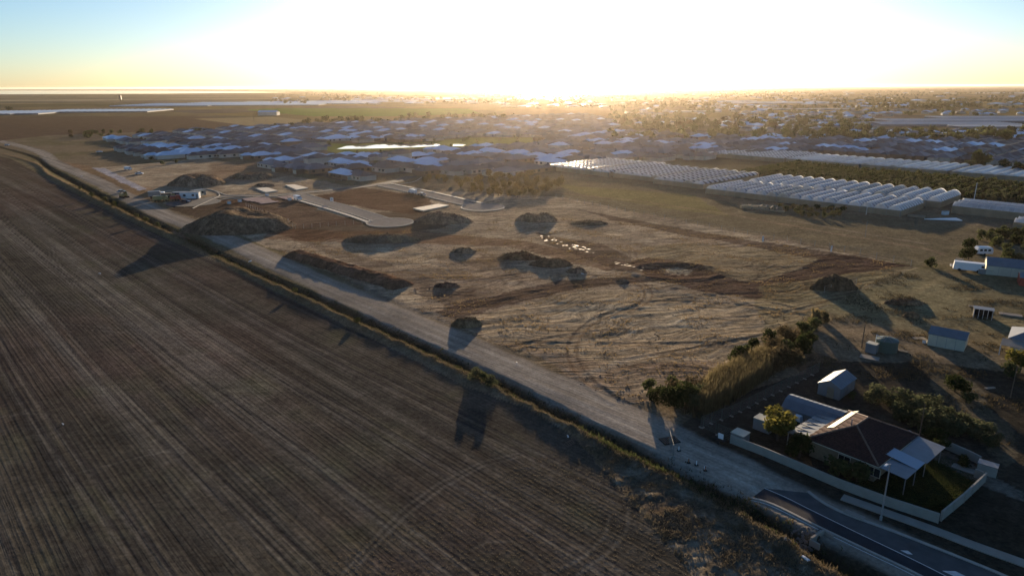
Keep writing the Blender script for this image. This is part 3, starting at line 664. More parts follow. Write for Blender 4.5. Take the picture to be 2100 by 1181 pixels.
# ------------------------------------------------------------------ earth mounds
def mound(px0, px1, pyf, pyt, label, cat='dirt mound', depth=0.62, seed=0, colr=(0.19, 0.135, 0.095), peaks=2, hk=0.68, name='dirt_mound', yaw=0.0, flat_=1.0, hw=None):
    xa, ya = G(px0, pyf); xb, _ = G(px1, pyf)
    w = (xb - xa) / 2; cx = (xa + xb) / 2; dp = w * depth; cy = ya + dp * 0.95
    # crest height from the picture height of the crest above its own foot
    d = Fv + Rv * 0 + Uv * ((590.5 - pyt) / 1400.0); t = cy / d.y; h = max(0.4, (H + d.z * t)) * hk
    if hw: h = hw
    n = 46; nn = 34; xs = np.linspace(-1.12, 1.12, n); ys = np.linspace(-1.12, 1.12, nn)
    Xg, Yg = np.meshgrid(xs, ys); r = np.hypot(Xg, Yg); th = np.arctan2(Yg, Xg)
    edge = 1 + 0.16 * (fbm(np.cos(th) * 1.6 + seed, np.sin(th) * 1.6 + 3.1, 90 + seed, 3) - 0.5) * 2
    e = np.clip(1 - r / edge, 0, 1)
    prof = np.clip(e * 2.3, 0, 1.0) ** 0.85; prof = np.where(prof > 0.8, 0.8 + (prof - 0.8) * 0.6, prof)
    cr = 0.72 + 0.45 * fbm(Xg * 1.7 + seed * 3.3, Yg * 1.2, 91 + seed, 2)
    for p in range(peaks):
        pxx = (random.Random(seed * 7 + p).uniform(-0.5, 0.5)); cr = cr + 0.18 * np.exp(-((Xg - pxx) / 0.2) ** 2)
    Zg = prof * cr; Zg = Zg / Zg.max() * h
    s = max(0.35, w / 14)
    Zg = Zg + (fbm(Xg * w / s / 2.0, Yg * dp / s / 2.0, 93 + seed, 3) - 0.5) * 1.1 * min(1.0, h / 2.5) * (prof > 0.02) * flat_
    Zg = np.where(e <= 0, -0.35, Zg)
    cz = z_at(cx, cy) + 0.02
    V = np.stack([Xg * w, Yg * dp, Zg], -1).reshape(-1, 3)
    idx = np.arange(n * nn).reshape(nn, n); Fq = np.stack([idx[:-1, :-1], idx[:-1, 1:], idx[1:, 1:], idx[1:, :-1]], -1).reshape(-1, 4)
    c0 = np.array(colr); nz = fbm(V[:, 0] / 3 + seed * 5, V[:, 1] / 3, 95 + seed, 4)
    colv = c0[None, :] * (0.75 + 0.6 * nz)[:, None]; g = np.clip((fbm(V[:, 0] / 5, V[:, 1] / 5, 97 + seed, 3) - 0.5) * 5, 0, 1)[:, None] * 0.5
    colv = colv * (1 - g) + np.array((0.26, 0.21, 0.13)) * g
    o = put(name, mesh_np(name, V, Fq, M['mound'], True, colors=colv), None, (cx, cy, cz), yaw)
    tag(o, label, cat)
    gg = random.Random(seed + 500); cb = MB(); sc_ = 0.10 + min(w, 14) * 0.018; Zf = Zg.reshape(-1)
    for k in range(170):
        i = gg.randrange(len(Zf))
        if Zf[i] < 0.15: continue
        s = sc_ * gg.uniform(0.5, 1.6); cb.box(V[i, 0] + gg.uniform(-.4, .4) * w / 20, V[i, 1] + gg.uniform(-.4, .4) * dp / 16, Zf[i] - s * .25, s * 1.3, s, s * .75, rz=gg.uniform(0, 3), taper=.55)
    c_ = cb.build('clods', CLOD, o); c_['kind'] = 'stuff'
    return o
CLOD = mat('clods of earth', (0.15, 0.11, 0.078), 0.95, 0.0, noise=(0.6, 0.45))
mound(335, 580, 484, 419, 'huge dark grassy stockpile between the gravel road and the fenced slab works', seed=1, depth=0.75, peaks=3, hk=0.85, colr=(0.15, 0.112, 0.078))
mound(328, 446, 384, 346, 'large dark soil heap with a gullied slope behind the site offices', seed=2, depth=0.7, peaks=3)
mound(458, 556, 369, 347, 'long low dark soil heap right of the gullied heap', seed=3, peaks=2)
mound(515, 560, 384, 373, 'small dark heap above the two pale slabs', seed=4)
mound(692, 860, 499, 474, 'broad grey-green grassy hump below the first cul-de-sac', seed=6, depth=0.35, colr=(0.10, 0.09, 0.07))
mound(842, 968, 461, 428, 'brown heap with two tops right of the first cul-de-sac', seed=7, depth=0.5, peaks=3)
mound(1058, 1148, 457, 432, 'dark heap with a long shadow at the top of the dirt field', seed=8, depth=0.45)
mound(1170, 1250, 462, 450, 'low flat dirt rise right of the long-shadowed heap', seed=9, depth=0.35, colr=(0.13, 0.09, 0.06))
mound(922, 977, 521, 505, 'small rough heap standing alone left of the twin heaps', seed=10, depth=0.5)
mound(1018, 1112, 535, 511, 'left and darker of the twin reddish heaps in the middle of the site', seed=11, depth=0.5, colr=(0.10, 0.055, 0.036))
mound(1086, 1178, 549, 523, 'right and browner of the twin heaps, overlapping its neighbour', seed=12, depth=0.5, colr=(0.12, 0.085, 0.058))
mound(922, 988, 673, 645, 'shaggy heap of earth and weeds beside the gravel road', seed=13, depth=0.6, colr=(0.12, 0.09, 0.055), peaks=3)
mound(888, 944, 591, 577, 'little heap of clods and sticks right of the long bank', seed=14, depth=0.5, colr=(0.10, 0.06, 0.045))
mound(1160, 1206, 562, 545, 'small pale rubble heap right of the twin heaps', seed=15, depth=0.5, colr=(0.14, 0.10, 0.075))
mound(1674, 1768, 598, 555, 'tall dark pyramid heap at the right end of the red track', seed=16, depth=0.5, peaks=1, colr=(0.085, 0.065, 0.042))
mound(1818, 1905, 628, 613, 'low reddish bank in the grass paddock right of the pyramid heap', seed=17, depth=0.3, colr=(0.13, 0.08, 0.05))
mound(1855, 1892, 654, 640, 'small brown clump of dirt in front of the reddish bank', seed=18, depth=0.5, colr=(0.10, 0.065, 0.04))
mound(1262, 1292, 578, 569, 'tiny heap beside the red track in the middle of the site', seed=19, depth=0.5)
# the long straight bank
def bank():
    a = G(598, 521); c = G(832, 590); L_ = math.hypot(c[0] - a[0], c[1] - a[1]); yaw = math.atan2(c[1] - a[1], c[0] - a[0])
    n, k = 110, 22; xs = np.linspace(-1.04, 1.04, n); ys = np.linspace(-1.2, 1.2, k); Xg, Yg = np.meshgrid(xs, ys)
    wv = 1 + 0.25 * (fbm(Xg * 9, Yg * 0 + 2, 130, 3) - 0.5); e = np.clip(1 - np.abs(Yg) / wv, 0, 1) ** 0.8 * np.clip((1 - np.abs(Xg)) * 12, 0, 1)
    Zg = 1.7 * np.clip(e * 1.35, 0, 1) * (0.8 + 0.4 * fbm(Xg * 16, Yg * 2, 131, 3)) + 0.3 * (fbm(Xg * 50, Yg * 5, 132, 2) - 0.5) * (e > 0)
    Zg = np.where(e <= 0, -0.3, Zg)
    V = np.stack([Xg * L_ / 2, Yg * 3.9, Zg], -1).reshape(-1, 3); idx = np.arange(n * k).reshape(k, n)
    Fq = np.stack([idx[:-1, :-1], idx[:-1, 1:], idx[1:, 1:], idx[1:, :-1]], -1).reshape(-1, 4)
    nz = fbm(V[:, 0] / 3, V[:, 1] / 2, 133, 4); colv = np.array((0.14, 0.085, 0.058))[None] * (0.7 + 0.7 * nz)[:, None]
    o = put('earth_bank', mesh_np('earth_bank', V, Fq, M['mound'], True, colors=colv), None, ((a[0] + c[0]) / 2, (a[1] + c[1]) / 2, z_at((a[0] + c[0]) / 2, (a[1] + c[1]) / 2)), yaw)
    tag(o, 'long straight dark earth bank running beside the gravel road', 'dirt bank')
bank()

# ------------------------------------------------------------------ foliage makers
def leaf_mesh(name, n, blobs, leaf, mt, seed=0, trunk=None, up=0.0, flatz=1.0):
    """n leaf clump faces spread through blobs (x,y,z,r); mt = leaf material, trunk = (height, radius)"""
    g = np.random.default_rng(seed); w = np.array([q[3] ** 2 for q in blobs]); w = w / w.sum()
    bi = g.choice(len(blobs), n, p=w); bl = np.array(blobs)[bi]
    d = g.normal(size=(n, 3)); d /= np.linalg.norm(d, axis=1)[:, None]
    rr = g.uniform(0.45, 1.08, n) ** 0.7; c = bl[:, :3] + d * (bl[:, 3] * rr)[:, None] * np.array((1, 1, flatz))
    nrm = d * 0.7 + g.normal(size=(n, 3)) * 0.6; nrm /= np.linalg.norm(nrm, axis=1)[:, None]
    a = np.cross(nrm, g.normal(size=(n, 3))); a /= np.linalg.norm(a, axis=1)[:, None]
    if up: a = a + np.array((0, 0, up)); a /= np.linalg.norm(a, axis=1)[:, None]
    bvec = np.cross(nrm, a); s = (leaf * g.uniform(0.6, 1.4, n))[:, None]; s2 = s * g.uniform(0.4, 0.8, n)[:, None]
    V = np.stack([c - a * s, c + bvec * s2, c + a * s, c - bvec * s2], 1).reshape(-1, 3)
    V[:, 2] = np.maximum(V[:, 2], 0.02)
    Fq = np.arange(4 * n).reshape(n, 4); return mesh_np(name, V, Fq, mt)
def blobs(seed, r, h, n=9, base=0.35, k=0.5):
    q = random.Random(seed); out = []
    for i in range(n):
        a = q.uniform(0, 6.283); d = r * q.uniform(0.15, 0.7); z = h * q.uniform(base, 0.85)
        out.append((d * math.cos(a), d * math.sin(a), z, r * q.uniform(k * 0.6, k)))
    out.append((0, 0, h * 0.6, r * 0.6)); return out
def trunk_mesh(name, h, r, seed=0, limbs=4):
    q = random.Random(seed); b = MB(); b.tube((0, 0, -0.2), (q.uniform(-.1, .1), q.uniform(-.1, .1), h * 0.5), r, r * 0.7, 6)
    for i in range(limbs):
        a = q.uniform(0, 6.28); b.tube((0, 0, h * q.uniform(0.25, 0.48)), (h * 0.28 * math.cos(a), h * 0.28 * math.sin(a), h * q.uniform(0.65, 0.85)), r * 0.55, r * 0.15, 5)
    return b.mesh(name, M['bark'])
def plant(name, crown_me, trunk_me, label, cat, x, y, z, s=1.0, rz=0.0, group=None, sz=None):
    if trunk_me is None:
        o = put(name, crown_me, None, (x, y, z), rz); o.scale = (s, s, sz or s); return tag(o, label, cat, group)
    o = thing(name, label, cat, x, y, z, rz, group); o.scale = (s, s, sz or s)
    put('crown', crown_me, o); put('trunk', trunk_me, o); return o
q = random.Random(21)
CR = dict(
    round_=[leaf_mesh('crown', 1500, blobs(i, 1.0, 1.9, 10, 0.3), 0.10, M['leaf_yellow'] if i == 0 else M['leaf_olive'], i) for i in range(3)],
    dark=[leaf_mesh('crown', 1100, blobs(10 + i, 1.0, 1.7, 11, 0.3), 0.10, M['leaf_dark'], 10 + i) for i in range(3)],
    olive=[leaf_mesh('crown', 420, blobs(20 + i, 1.0, 1.7, 7, 0.3, 0.55), 0.15, M['leaf_olive'], 20 + i) for i in range(4)],
    brown=[leaf_mesh('crown', 700, blobs(30 + i, 1.0, 1.3, 8, 0.2, 0.55), 0.11, M['leaf_brown'], 30 + i, up=0.6) for i in range(3)],
    bronze=[leaf_mesh('crown', 420, blobs(80 + i, 1.0, 1.8, 7, 0.35, 0.55), 0.14, M['leaf_backlit'], 80 + i) for i in range(4)],
    olivebig=[leaf_mesh('crown', 1100, blobs(40 + i, 1.0, 1.5, 12, 0.2, 0.5), 0.09, M['leaf_greygreen'], 40 + i, up=0.3) for i in range(3)],
    fardark=[leaf_mesh('crown', 160, blobs(50 + i, 1.0, 1.5, 6, 0.3, 0.6), 0.24, M['leaf_dark'], 50 + i) for i in range(3)],
    farolive=[leaf_mesh('crown', 160, blobs(60 + i, 1.0, 1.6, 6, 0.3, 0.6), 0.24, M['leaf_greygreen'], 60 + i) for i in range(3)],
    fargold=[leaf_mesh('crown', 170, blobs(65 + i, 1.0, 1.7, 6, 0.3, 0.6), 0.24, M['leaf_brown'], 65 + i) for i in range(3)],
)
TR = [trunk_mesh('trunk', 1.9, 0.07, i) for i in range(3)]
TRF = trunk_mesh('trunk', 1.8, 0.08, 9, 2)
# ------------------------------------------------------------------ the brick house and its yard
def prismroof(b, a, c, z0, z1, ridge0, ridge1, mi=0): pass
EAVE = 2.65
A_ = G(1652, 899, EAVE); B_ = G(1802, 958, EAVE); D_ = G(1749, 846, EAVE)
hx, hy = A_
yaw_h = math.atan2(B_[1] - A_[1], B_[0] - A_[0]); HL = math.hypot(B_[0] - A_[0], B_[1] - A_[1])
vx, vy = -math.sin(yaw_h), math.cos(yaw_h); HW = (D_[0] - A_[0]) * vx + (D_[1] - A_[1]) * vy
house = thing('brick_house', 'cream brick house with a dark brown tiled hip roof behind the long wall', 'house', hx, hy, 0.0, yaw_h)
RH = 2.25; rx = HL * 0.47; ry0, ry1 = HW * 0.36, HW * 0.64
RP = [(0, 0, EAVE), (HL, 0, EAVE), (HL, HW, EAVE), (0, HW, EAVE), (rx, ry0, EAVE + RH), (rx, ry1, EAVE + RH)]
roof = thing('roof', None, None, 0, 0, 0); roof.parent = house
# roof is a mesh part: underlay with rows of tiles as children
b = MB()
for f in ((0, 1, 4), (1, 2, 5, 4), (2, 3, 5), (3, 0, 4, 5)): b.poly([RP[i] for i in f])
b.poly([(0, 0, EAVE - 0.02), (0, HW, EAVE - 0.02), (HL, HW, EAVE - 0.02), (HL, 0, EAVE - 0.02)])
bpy.data.objects.remove(roof)
roof = b.build('roof', M['tile'], house)
def course_rows(face, n):
    """overlapping tile courses on one roof face, each course a slightly tilted strip cut into tiles"""
    P0, P1 = Vector(face[0]), Vector(face[1]); tops = [Vector(p) for p in face[2:]]
    e = (P1 - P0); eL = e.length; e = e.normalized(); nrm = e.cross((tops[0] - P0)).normalized()
    if nrm.z < 0: nrm = -nrm
    upv = nrm.cross(e).normalized()
    if upv.z < 0: upv = -upv
    pl = [(0, 0), (eL, 0)] + [((t - P0).dot(e), (t - P0).dot(upv)) for t in tops]
    hmax = max(p[1] for p in pl); b = MB()
    def span(v):
        xs = []
        for i in range(len(pl)):
            (x0, y0), (x1, y1) = pl[i], pl[(i + 1) % len(pl)]
            if abs(y1 - y0) > 1e-6 and min(y0, y1) - 1e-6 <= v <= max(y0, y1) + 1e-6: xs.append(x0 + (x1 - x0) * (v - y0) / (y1 - y0))
        return (min(xs), max(xs)) if len(xs) > 1 else None
    h = hmax / n
    for k in range(n):
        s0 = span(k * h + 0.001); s1 = span(min((k + 1) * h, hmax - 0.001))
        if not s0 or not s1: continue
        w = 0.42; m_ = max(1, int((s0[1] - s0[0]) / w))
        for j in range(m_):
            u0_ = s0[0] + (s0[1] - s0[0]) * j / m_; u1_ = s0[0] + (s0[1] - s0[0]) * (j + 1) / m_ - 0.03
            t0 = s1[0] + (s1[1] - s1[0]) * j / m_; t1 = s1[0] + (s1[1] - s1[0]) * (j + 1) / m_ - 0.03
            if t1 <= t0: t1 = t0 + 0.01
            l = 0.075 + 0.025 * ((j * 7 + k * 3) % 3)
            q = [P0 + e * u0_ + upv * (k * h) + nrm * l, P0 + e * u1_ + upv * (k * h) + nrm * l, P0 + e * t1 + upv * ((k + 1) * h) + nrm * 0.02, P0 + e * t0 + upv * ((k + 1) * h) + nrm * 0.02]
            b.poly(q); b.poly([q[0] - nrm * (l - 0.005), q[1] - nrm * (l - 0.005), q[1], q[0]])
    return b
for fc_ in ([RP[0], RP[1], RP[4]], [RP[1], RP[2], RP[5], RP[4]], [RP[2], RP[3], RP[5]], [RP[3], RP[0], RP[4], RP[5]]):
    o = course_rows(fc_, 17).build('roof_tiles', M['tile'], roof); o['kind'] = 'stuff'
b = MB()
for i, j in ((0, 4), (1, 4), (2, 5), (3, 5), (4, 5)):
    p, r = Vector(RP[i]), Vector(RP[j]); up = Vector((0, 0, 0.1)); b.tube(p + up, r + up, 0.12, n=6)
b.build('ridge_cap', M['tile_cap'], roof)
b = MB()
for (x0, y0), (x1, y1) in (((0, 0), (HL, 0)), ((HL, 0), (HL, HW)), ((HL, HW), (0, HW)), ((0, HW), (0, 0))):
    b.tube((x0, y0, EAVE - 0.05), (x1, y1, EAVE - 0.05), 0.07, n=5)
b.build('gutter', M['cream'], roof)
b = MB(); b.box(HL / 2, HW / 2, 0, HL - 1.1, HW - 1.1, EAVE - 0.06); wl = b.build('wall', M['brick'], house)
for x in (5.3, 9.2):
    w_ = thing('window', None, None, 0, 0); bpy.data.objects.remove(w_)
    b = MB(); b.box(x, 0.55 - 0.03, 0.9, 1.5, 0.06, 1.2); w_ = b.build('window', M['glass'], house)
    b = MB(); b.box(x, 0.50, 0.84, 1.66, 0.08, 0.07); b.box(x, 0.50, 2.08, 1.66, 0.08, 0.07); b.box(x - 0.8, 0.50, 0.9, 0.07, 0.08, 1.2); b.box(x + 0.8, 0.50, 0.9, 0.07, 0.08, 1.2); b.box(x, 0.50, 0.9, 0.05, 0.07, 1.2); b.build('frame', M['cream'], w_)
# skylight panel row on the sunny slope
def onface(u, v, l):   # on the slope from the far-left eave
    P0, P1 = Vector(RP[0]), Vector(RP[3]); e = (P1 - P0).normalized(); nrm = e.cross(Vector(RP[4]) - P0).normalized(); nrm = nrm if nrm.z > 0 else -nrm
    upv = nrm.cross(e); upv = upv if upv.z > 0 else -upv
    return P0 + e * u + upv * v + nrm * l
b = MB(); L0 = HW * 0.33; L1 = HW * 0.93
q0 = [onface(L0, 1.6, 0.16), onface(L1, 0.7, 0.16), onface(L1, 2.0, 0.16), onface(L0 + 0.2, 2.9, 0.16)]; q1 = [onface(L0, 1.6, 0.02), onface(L1, 0.7, 0.02), onface(L1, 2.0, 0.02), onface(L0 + 0.2, 2.9, 0.02)]
q0 = [onface(L0, 1.0, 0.16), onface(L1, 1.0, 0.16), onface(L1, 2.1, 0.16), onface(L0, 2.1, 0.16)]; q1 = [onface(L0, 1.0, 0.0), onface(L1, 1.0, 0.0), onface(L1, 2.1, 0.0), onface(L0, 2.1, 0.0)]
b.poly(q0)
for i in range(4): j = (i + 1) % 4; b.poly([q1[i], q1[j], q0[j], q0[i]])
b.build('skylight', mat('yellowed skylight sheet', (0.60, 0.56, 0.36), 0.5), roof)
b = MB(); b.tube((rx - 0.8, ry0 + 0.3, EAVE + RH - 0.6), (rx - 0.8, ry0 + 0.3, EAVE + RH + 0.6), 0.09); b.build('flue', M['steel'], roof)
# verandah down the right side: grey sheets with one newer translucent sheet
def sheet(name, pts, z, mt, parent, th=0.06, ribs=0, slope=None):
    b = MB(); zz = [z] * len(pts) if slope is None else slope
    top = [(x, y, k_ + th) for (x, y), k_ in zip(pts, zz)]; bot = [(x, y, k_) for (x, y), k_ in zip(pts, zz)]
    b.poly(top); b.poly(list(reversed(bot)))
    n = len(pts)
    for i in range(n): j = (i + 1) % n; b.poly([bot[i], bot[j], top[j], top[i]])
    if ribs:
        for k in range(1, ribs):
            t = k / ribs; a = [top[0][i] + (top[1][i] - top[0][i]) * t for i in range(3)]; c = [top[3][i] + (top[2][i] - top[3][i]) * t for i in range(3)]
            b.tube(Vector(a) + Vector((0, 0, 0.02)), Vector(c) + Vector((0, 0, 0.02)), 0.035, n=4, cap=False)
    return b.build(name, mt, parent)
ver = thing('verandah', 'flat grey sheet verandah with one pale blue panel beside the tiled roof', 'verandah', hx, hy, 0, yaw_h)
def HP(px, py, z):   # survey point -> house frame
    x, y = G(px, py, z); dx, dy = x - hx, y - hy; c, s = math.cos(yaw_h), math.sin(yaw_h); return (dx * c + dy * s, -dx * s + dy * c)
x0 = HL + 0.12; w1 = 3.2
zs = [2.55, 2.35, 2.35, 2.55]
sheet('roof_sheet', [(x0, 0.2), (x0 + w1, 0.2), (x0 + w1, 3.6), (x0, 3.6)], 0, M['zinc'], ver, ribs=0, slope=zs)
sheet('clear_panel', [(x0 - 1.4, 3.62), (x0 + w1, 3.62), (x0 + w1, 6.2), (x0 - 1.4, 6.2)], 0, M['clear'], ver, slope=[2.98, 2.37, 2.37, 2.98])
sheet('roof_sheet', [(x0, 6.22), (x0 + w1 + 0.2, 6.22), (x0 + w1 + 0.2, HW * 0.99), (x0, HW * 0.99)], 0, M['zinc'], ver, slope=zs)
sheet('roof_sheet', [(x0 - 1.4, HW * 0.80), (x0 - 0.02, HW * 0.80), (x0 - 0.02, HW * 0.99), (x0 - 1.4, HW * 0.99)], 0, M['zinc'], ver, slope=[3.0, 2.62, 2.62, 3.0])
for y in (0.4, 3.6, 6.9, HW * 0.95):
    b = MB(); b.box(x0 + w1 - 0.15, y, 0, 0.09, 0.09, 2.33); b.build('post', M['zincwall'], ver)
carport = thing('carport', 'ribbed grey lean-to roof between the arched shed and the tiled house', 'carport', hx, hy, 0, yaw_h)
sheet('roof_sheet', [(-2.9, 0.4), (-0.12, 0.4), (-0.12, HW + 0.2), (-2.9, HW + 0.2)], 0, M['zincwall'], carport, slope=[2.25, 2.5, 2.5, 2.25])
for k in range(9):
    y = 0.4 + (HW - 0.2) * (k + 0.5) / 9
    b = MB(); b.box(-1.5, y, 2.44, 2.7, 0.08, 0.10); b.build('roof_rib', M['zinc'], carport)
for y in (0.6, HW * 0.5, HW):
    b = MB(); b.box(-2.8, y, 0, 0.1, 0.1, 2.24); b.build('post', M['steel'], carport)

def shed(name, label, cat, x, y, yaw, L, W, h, rise, wallm, roofm, kind='gable', door=None, oh=0.15, ribs=0, panels=0):
    """gabled shed, ridge along local x"""
    t = thing(name, label, cat, x, y, z_at(x, y) - 0.04, yaw)
    b = MB(); o_ = [(-W / 2, 0), (W / 2, 0), (W / 2, h), (0, h + rise), (-W / 2, h)]
    if kind == 'gambrel': o_ = [(-W / 2, 0), (W / 2, 0), (W / 2, h), (W * 0.26, h + rise * 0.78), (0, h + rise), (-W * 0.26, h + rise * 0.78), (-W / 2, h)]
    for xx in (-L / 2, L / 2):
        p = [(xx, a, c) for a, c in o_]; b.poly(p if xx > 0 else list(reversed(p)))
    for s in (-1, 1): b.poly([(-L / 2 * s, s * W / 2 * 1.0, 0), (-L / 2 * s, s * W / 2, h), (L / 2 * s, s * W / 2, h), (L / 2 * s, s * W / 2, 0)])
    b.build('wall', wallm, t)
    top = [p for p in o_ if p[1] >= h]
    ov = [(top[0][0] + oh, top[0][1] - oh * 0.5)] + top[1:-1] + [(top[-1][0] - oh, top[-1][1] - oh * 0.5)]
    b = MB(); th = 0.06
    for (a0, c0), (a1, c1) in zip(ov[:-1], ov[1:]):
        b.poly([(-L / 2 - oh, a0, c0 + th), (L / 2 + oh, a0, c0 + th), (L / 2 + oh, a1, c1 + th), (-L / 2 - oh, a1, c1 + th)])
        for k in range(1, ribs):
            xx = -L / 2 - oh + (L + 2 * oh) * k / ribs; b.tube((xx, a0, c0 + th + 0.02), (xx, a1, c1 + th + 0.02), 0.03, n=4, cap=False)
    for xx in (-L / 2 - oh, L / 2 + oh):
        for (a0, c0), (a1, c1) in zip(ov[:-1], ov[1:]): b.poly([(xx, a0, c0 + th), (xx, a1, c1 + th), (xx, a1, c1 - 0.06), (xx, a0, c0 - 0.06)])
    for a0, c0 in (ov[0], ov[-1]): b.poly([(-L / 2 - oh, a0, c0 + th), (L / 2 + oh, a0, c0 + th), (L / 2 + oh, a0, c0 - 0.08), (-L / 2 - oh, a0, c0 - 0.08)])
    b.build('roof', roofm, t)
    for k in range(panels):
        xx = -L / 2 + L * (k + 1) / (panels + 1)
        for s in (-1, 1):
            b = MB(); b.box(xx, s * (W / 2 + 0.02), 0, 0.06, 0.05, h - 0.1); b.build('wall_seam', M['zincwall'], t)
    if door:
        side, pos, dw, dh, dm = door
        b = MB()
        if side == 'end': b.box(L / 2 + 0.03, pos, 0, 0.06, dw, dh)
        elif side == 'start': b.box(-L / 2 - 0.03, pos, 0, 0.06, dw, dh)
        else: b.box(pos, -W / 2 - 0.03, 0, dw, 0.06, dh)
        d_ = b.build('door', dm, t)
        b = MB()
        if side == 'start': b.box(-L / 2 - 0.08, pos + dw * 0.35, dh * 0.45, 0.05, 0.05, 0.2)
        elif side == 'end': b.box(L / 2 + 0.08, pos + dw * 0.35, dh * 0.45, 0.05, 0.05, 0.2)
        else: b.box(pos + dw * 0.35, -W / 2 - 0.08, dh * 0.45, 0.05, 0.05, 0.2)
        b.build('handle', M['dark'], d_)
    return t
def mid(*p): return (sum(a for a, _ in p) / len(p), sum(c for _, c in p) / len(p))
# arched shed behind the carport, ridge runs down the street
p0 = G(1617, 858); p1 = G(1700, 890); cx_, cy_ = mid(p0, p1)
shed('garden_shed', 'long grey shed with an angled barrel roof beside the ribbed carport', 'shed', cx_ + 2.0 * AY[0], cy_ + 2.0 * AY[1], YAW, 8.4, 4.4, 1.9, 1.25, M['zincwall'], M['zinc'], 'gambrel', ribs=12)
p0 = G(1680, 807); p1 = G(1716, 821); p2 = G(1755, 800); cx_, cy_ = mid(p0, p1); Ls = math.hypot(p2[0] - p1[0], p2[1] - p1[1])
shed('garden_shed', 'small pale gabled shed with a sunlit roof slope standing alone behind the house', 'shed', cx_ + AY[0] * Ls / 2, cy_ + AY[1] * Ls / 2, YAW + math.pi / 2, Ls, 3.6, 2.1, 0.95, M['zincwall'], M['zinc'], ribs=9, door=('start', -0.3, 1.1, 1.9, M['filmwall']), panels=3)
p0 = G(1901, 707); p1 = G(1976, 722); cx_, cy_ = mid(p0, p1); Ls = math.hypot(p1[0] - p0[0], p1[1] - p0[1])
yw = math.atan2(p1[1] - p0[1], p1[0] - p0[0])
shed('steel_shed', 'long cream steel shed with a blue-grey gable roof in the right paddock', 'shed', cx_ - math.sin(yw) * 2.5, cy_ + math.cos(yw) * 2.5, yw, Ls, 5.0, 2.5, 0.9, M['cream'], M['zinc'], panels=3, ribs=10)
# hip house at the right edge
p0 = G(2064, 718, 0)
eh = thing('farm_house', 'cream house with a pale hip roof and front verandah at the right edge', 'house', p0[0], p0[1], 0, yw)
b = MB(); b.box(6, 4, 0, 11, 7.4, 2.6); b.build('wall', M['cream'], eh)
b = MB(); E2 = [(-0.2, -0.4, 2.6), (12.2, -0.4, 2.6), (12.2, 8.4, 2.6), (-0.2, 8.4, 2.6), (3.8, 4, 4.4), (8.2, 4, 4.4)]
for f in ((0, 1, 5, 4), (1, 2, 5), (2, 3, 4, 5), (3, 0, 4), (3, 2, 1, 0)): b.poly([E2[i] for i in f])
b.build('roof', M['zinc'], eh)
for x in (2.2, 5.0):
    b = MB(); b.box(x, 0.27, 0.9, 1.4, 0.06, 1.1); w_ = b.build('window', M['glass'], eh); b = MB(); b.box(x, 0.24, 0.84, 1.5, 0.05, 0.06); b.box(x, 0.24, 2.0, 1.5, 0.05, 0.06); b.box(x - .72, 0.24, 0.84, .06, 0.05, 1.2); b.box(x + .72, 0.24, 0.84, .06, 0.05, 1.2); b.build('frame', M['white'], w_)
b = MB(); b.poly([(-1.0, -4.2, 2.2), (5.0, -4.2, 2.2), (5.0, -0.45, 2.5), (-1.0, -0.45, 2.5)]); b.poly([(-1.0, -0.45, 2.44), (5.0, -0.45, 2.44), (5.0, -4.2, 2.14), (-1.0, -4.2, 2.14)])
b.build('verandah_roof', M['concrete'], eh)
for x in (-0.9, 2, 4.9): b = MB(); b.box(x, -4.1, 0, 0.12, 0.12, 2.14); b.build('post', M['white'], eh)
# ---- rendered wall with panels and piers
def wallrun(pts, h, label, name='garden_wall', step=2.6, mt=None, pier=True):
    w = PL(pts); t = thing(name, label, 'wall', w[0][0], w[0][1], 0.0, 0.0)
    for (x0_, y0_), (x1_, y1_) in zip(w[:-1], w[1:]):
        L_ = math.hypot(x1_ - x0_, y1_ - y0_); n = max(1, round(L_ / step)); a = math.atan2(y1_ - y0_, x1_ - x0_)
        for k in range(n):
            xm = x0_ + (x1_ - x0_) * (k + 0.5) / n - w[0][0]; ym = y0_ + (y1_ - y0_) * (k + 0.5) / n - w[0][1]
            b = MB(); b.box(0, 0, -0.1, L_ / n - 0.03, 0.13, h + 0.1); b.box(0, 0, h + 0.002, L_ / n - 0.03, 0.2, 0.06)
            o = b.build('wall_panel', mt or M['wall'], t, (xm, ym, 0), a)
        if pier:
            for k in range(n + 1):
                xm = x0_ + (x1_ - x0_) * k / n - w[0][0]; ym = y0_ + (y1_ - y0_) * k / n - w[0][1]
                b = MB(); b.box(0, 0, -0.1, 0.12, 0.24, h + 0.14); b.build('pier', mt or M['wall'], t, (xm, ym, 0), a)
    return t
wallrun([(1498, 908), (1565, 934), (1640, 966), (1719, 1000), (1820, 1038), (1923, 1072)], 1.25, 'long pale rendered wall along the street side of the brick house')
wallrun([(1929, 1068), (1975, 1030), (2019, 988)], 1.35, 'short cream wall closing the dark lawn on its right')
wallrun([(2012, 984), (1998, 978)], 1.2, 'stub of cream wall beside the driveway gap')
wallrun([(1934, 918), (1985, 940), (2008, 952)], 1.2, 'pale back wall between the verandah and the white box')
def boxthing(name, label, cat, px, py, sx, sy, h, mt, yaw=YAW, lid=None, z=None):
    x, y = G(px, py); t = thing(name, label, cat, x, y, z_at(x, y) if z is None else z, yaw)
    b = MB(); b.box(0, 0, 0, sx, sy, h - 0.12); b.build('body', mt, t); b = MB(); b.box(0, 0, h - 0.12, sx + 0.1, sy + 0.1, 0.12); b.build('lid', lid or M['concrete'], t); return t
boxthing('meter_box', 'square white rendered enclosure at the end of the back wall', 'enclosure', 2023, 970, 2.2, 1.4, 1.5, M['wall'], YAW + 0.1, M['zinc'], 0)
boxthing('wall_box', 'flat-topped pale enclosure at the left end of the street wall', 'enclosure', 1517, 903, 2.0, 1.9, 1.4, M['wall'], YAW, M['cream'], 0)
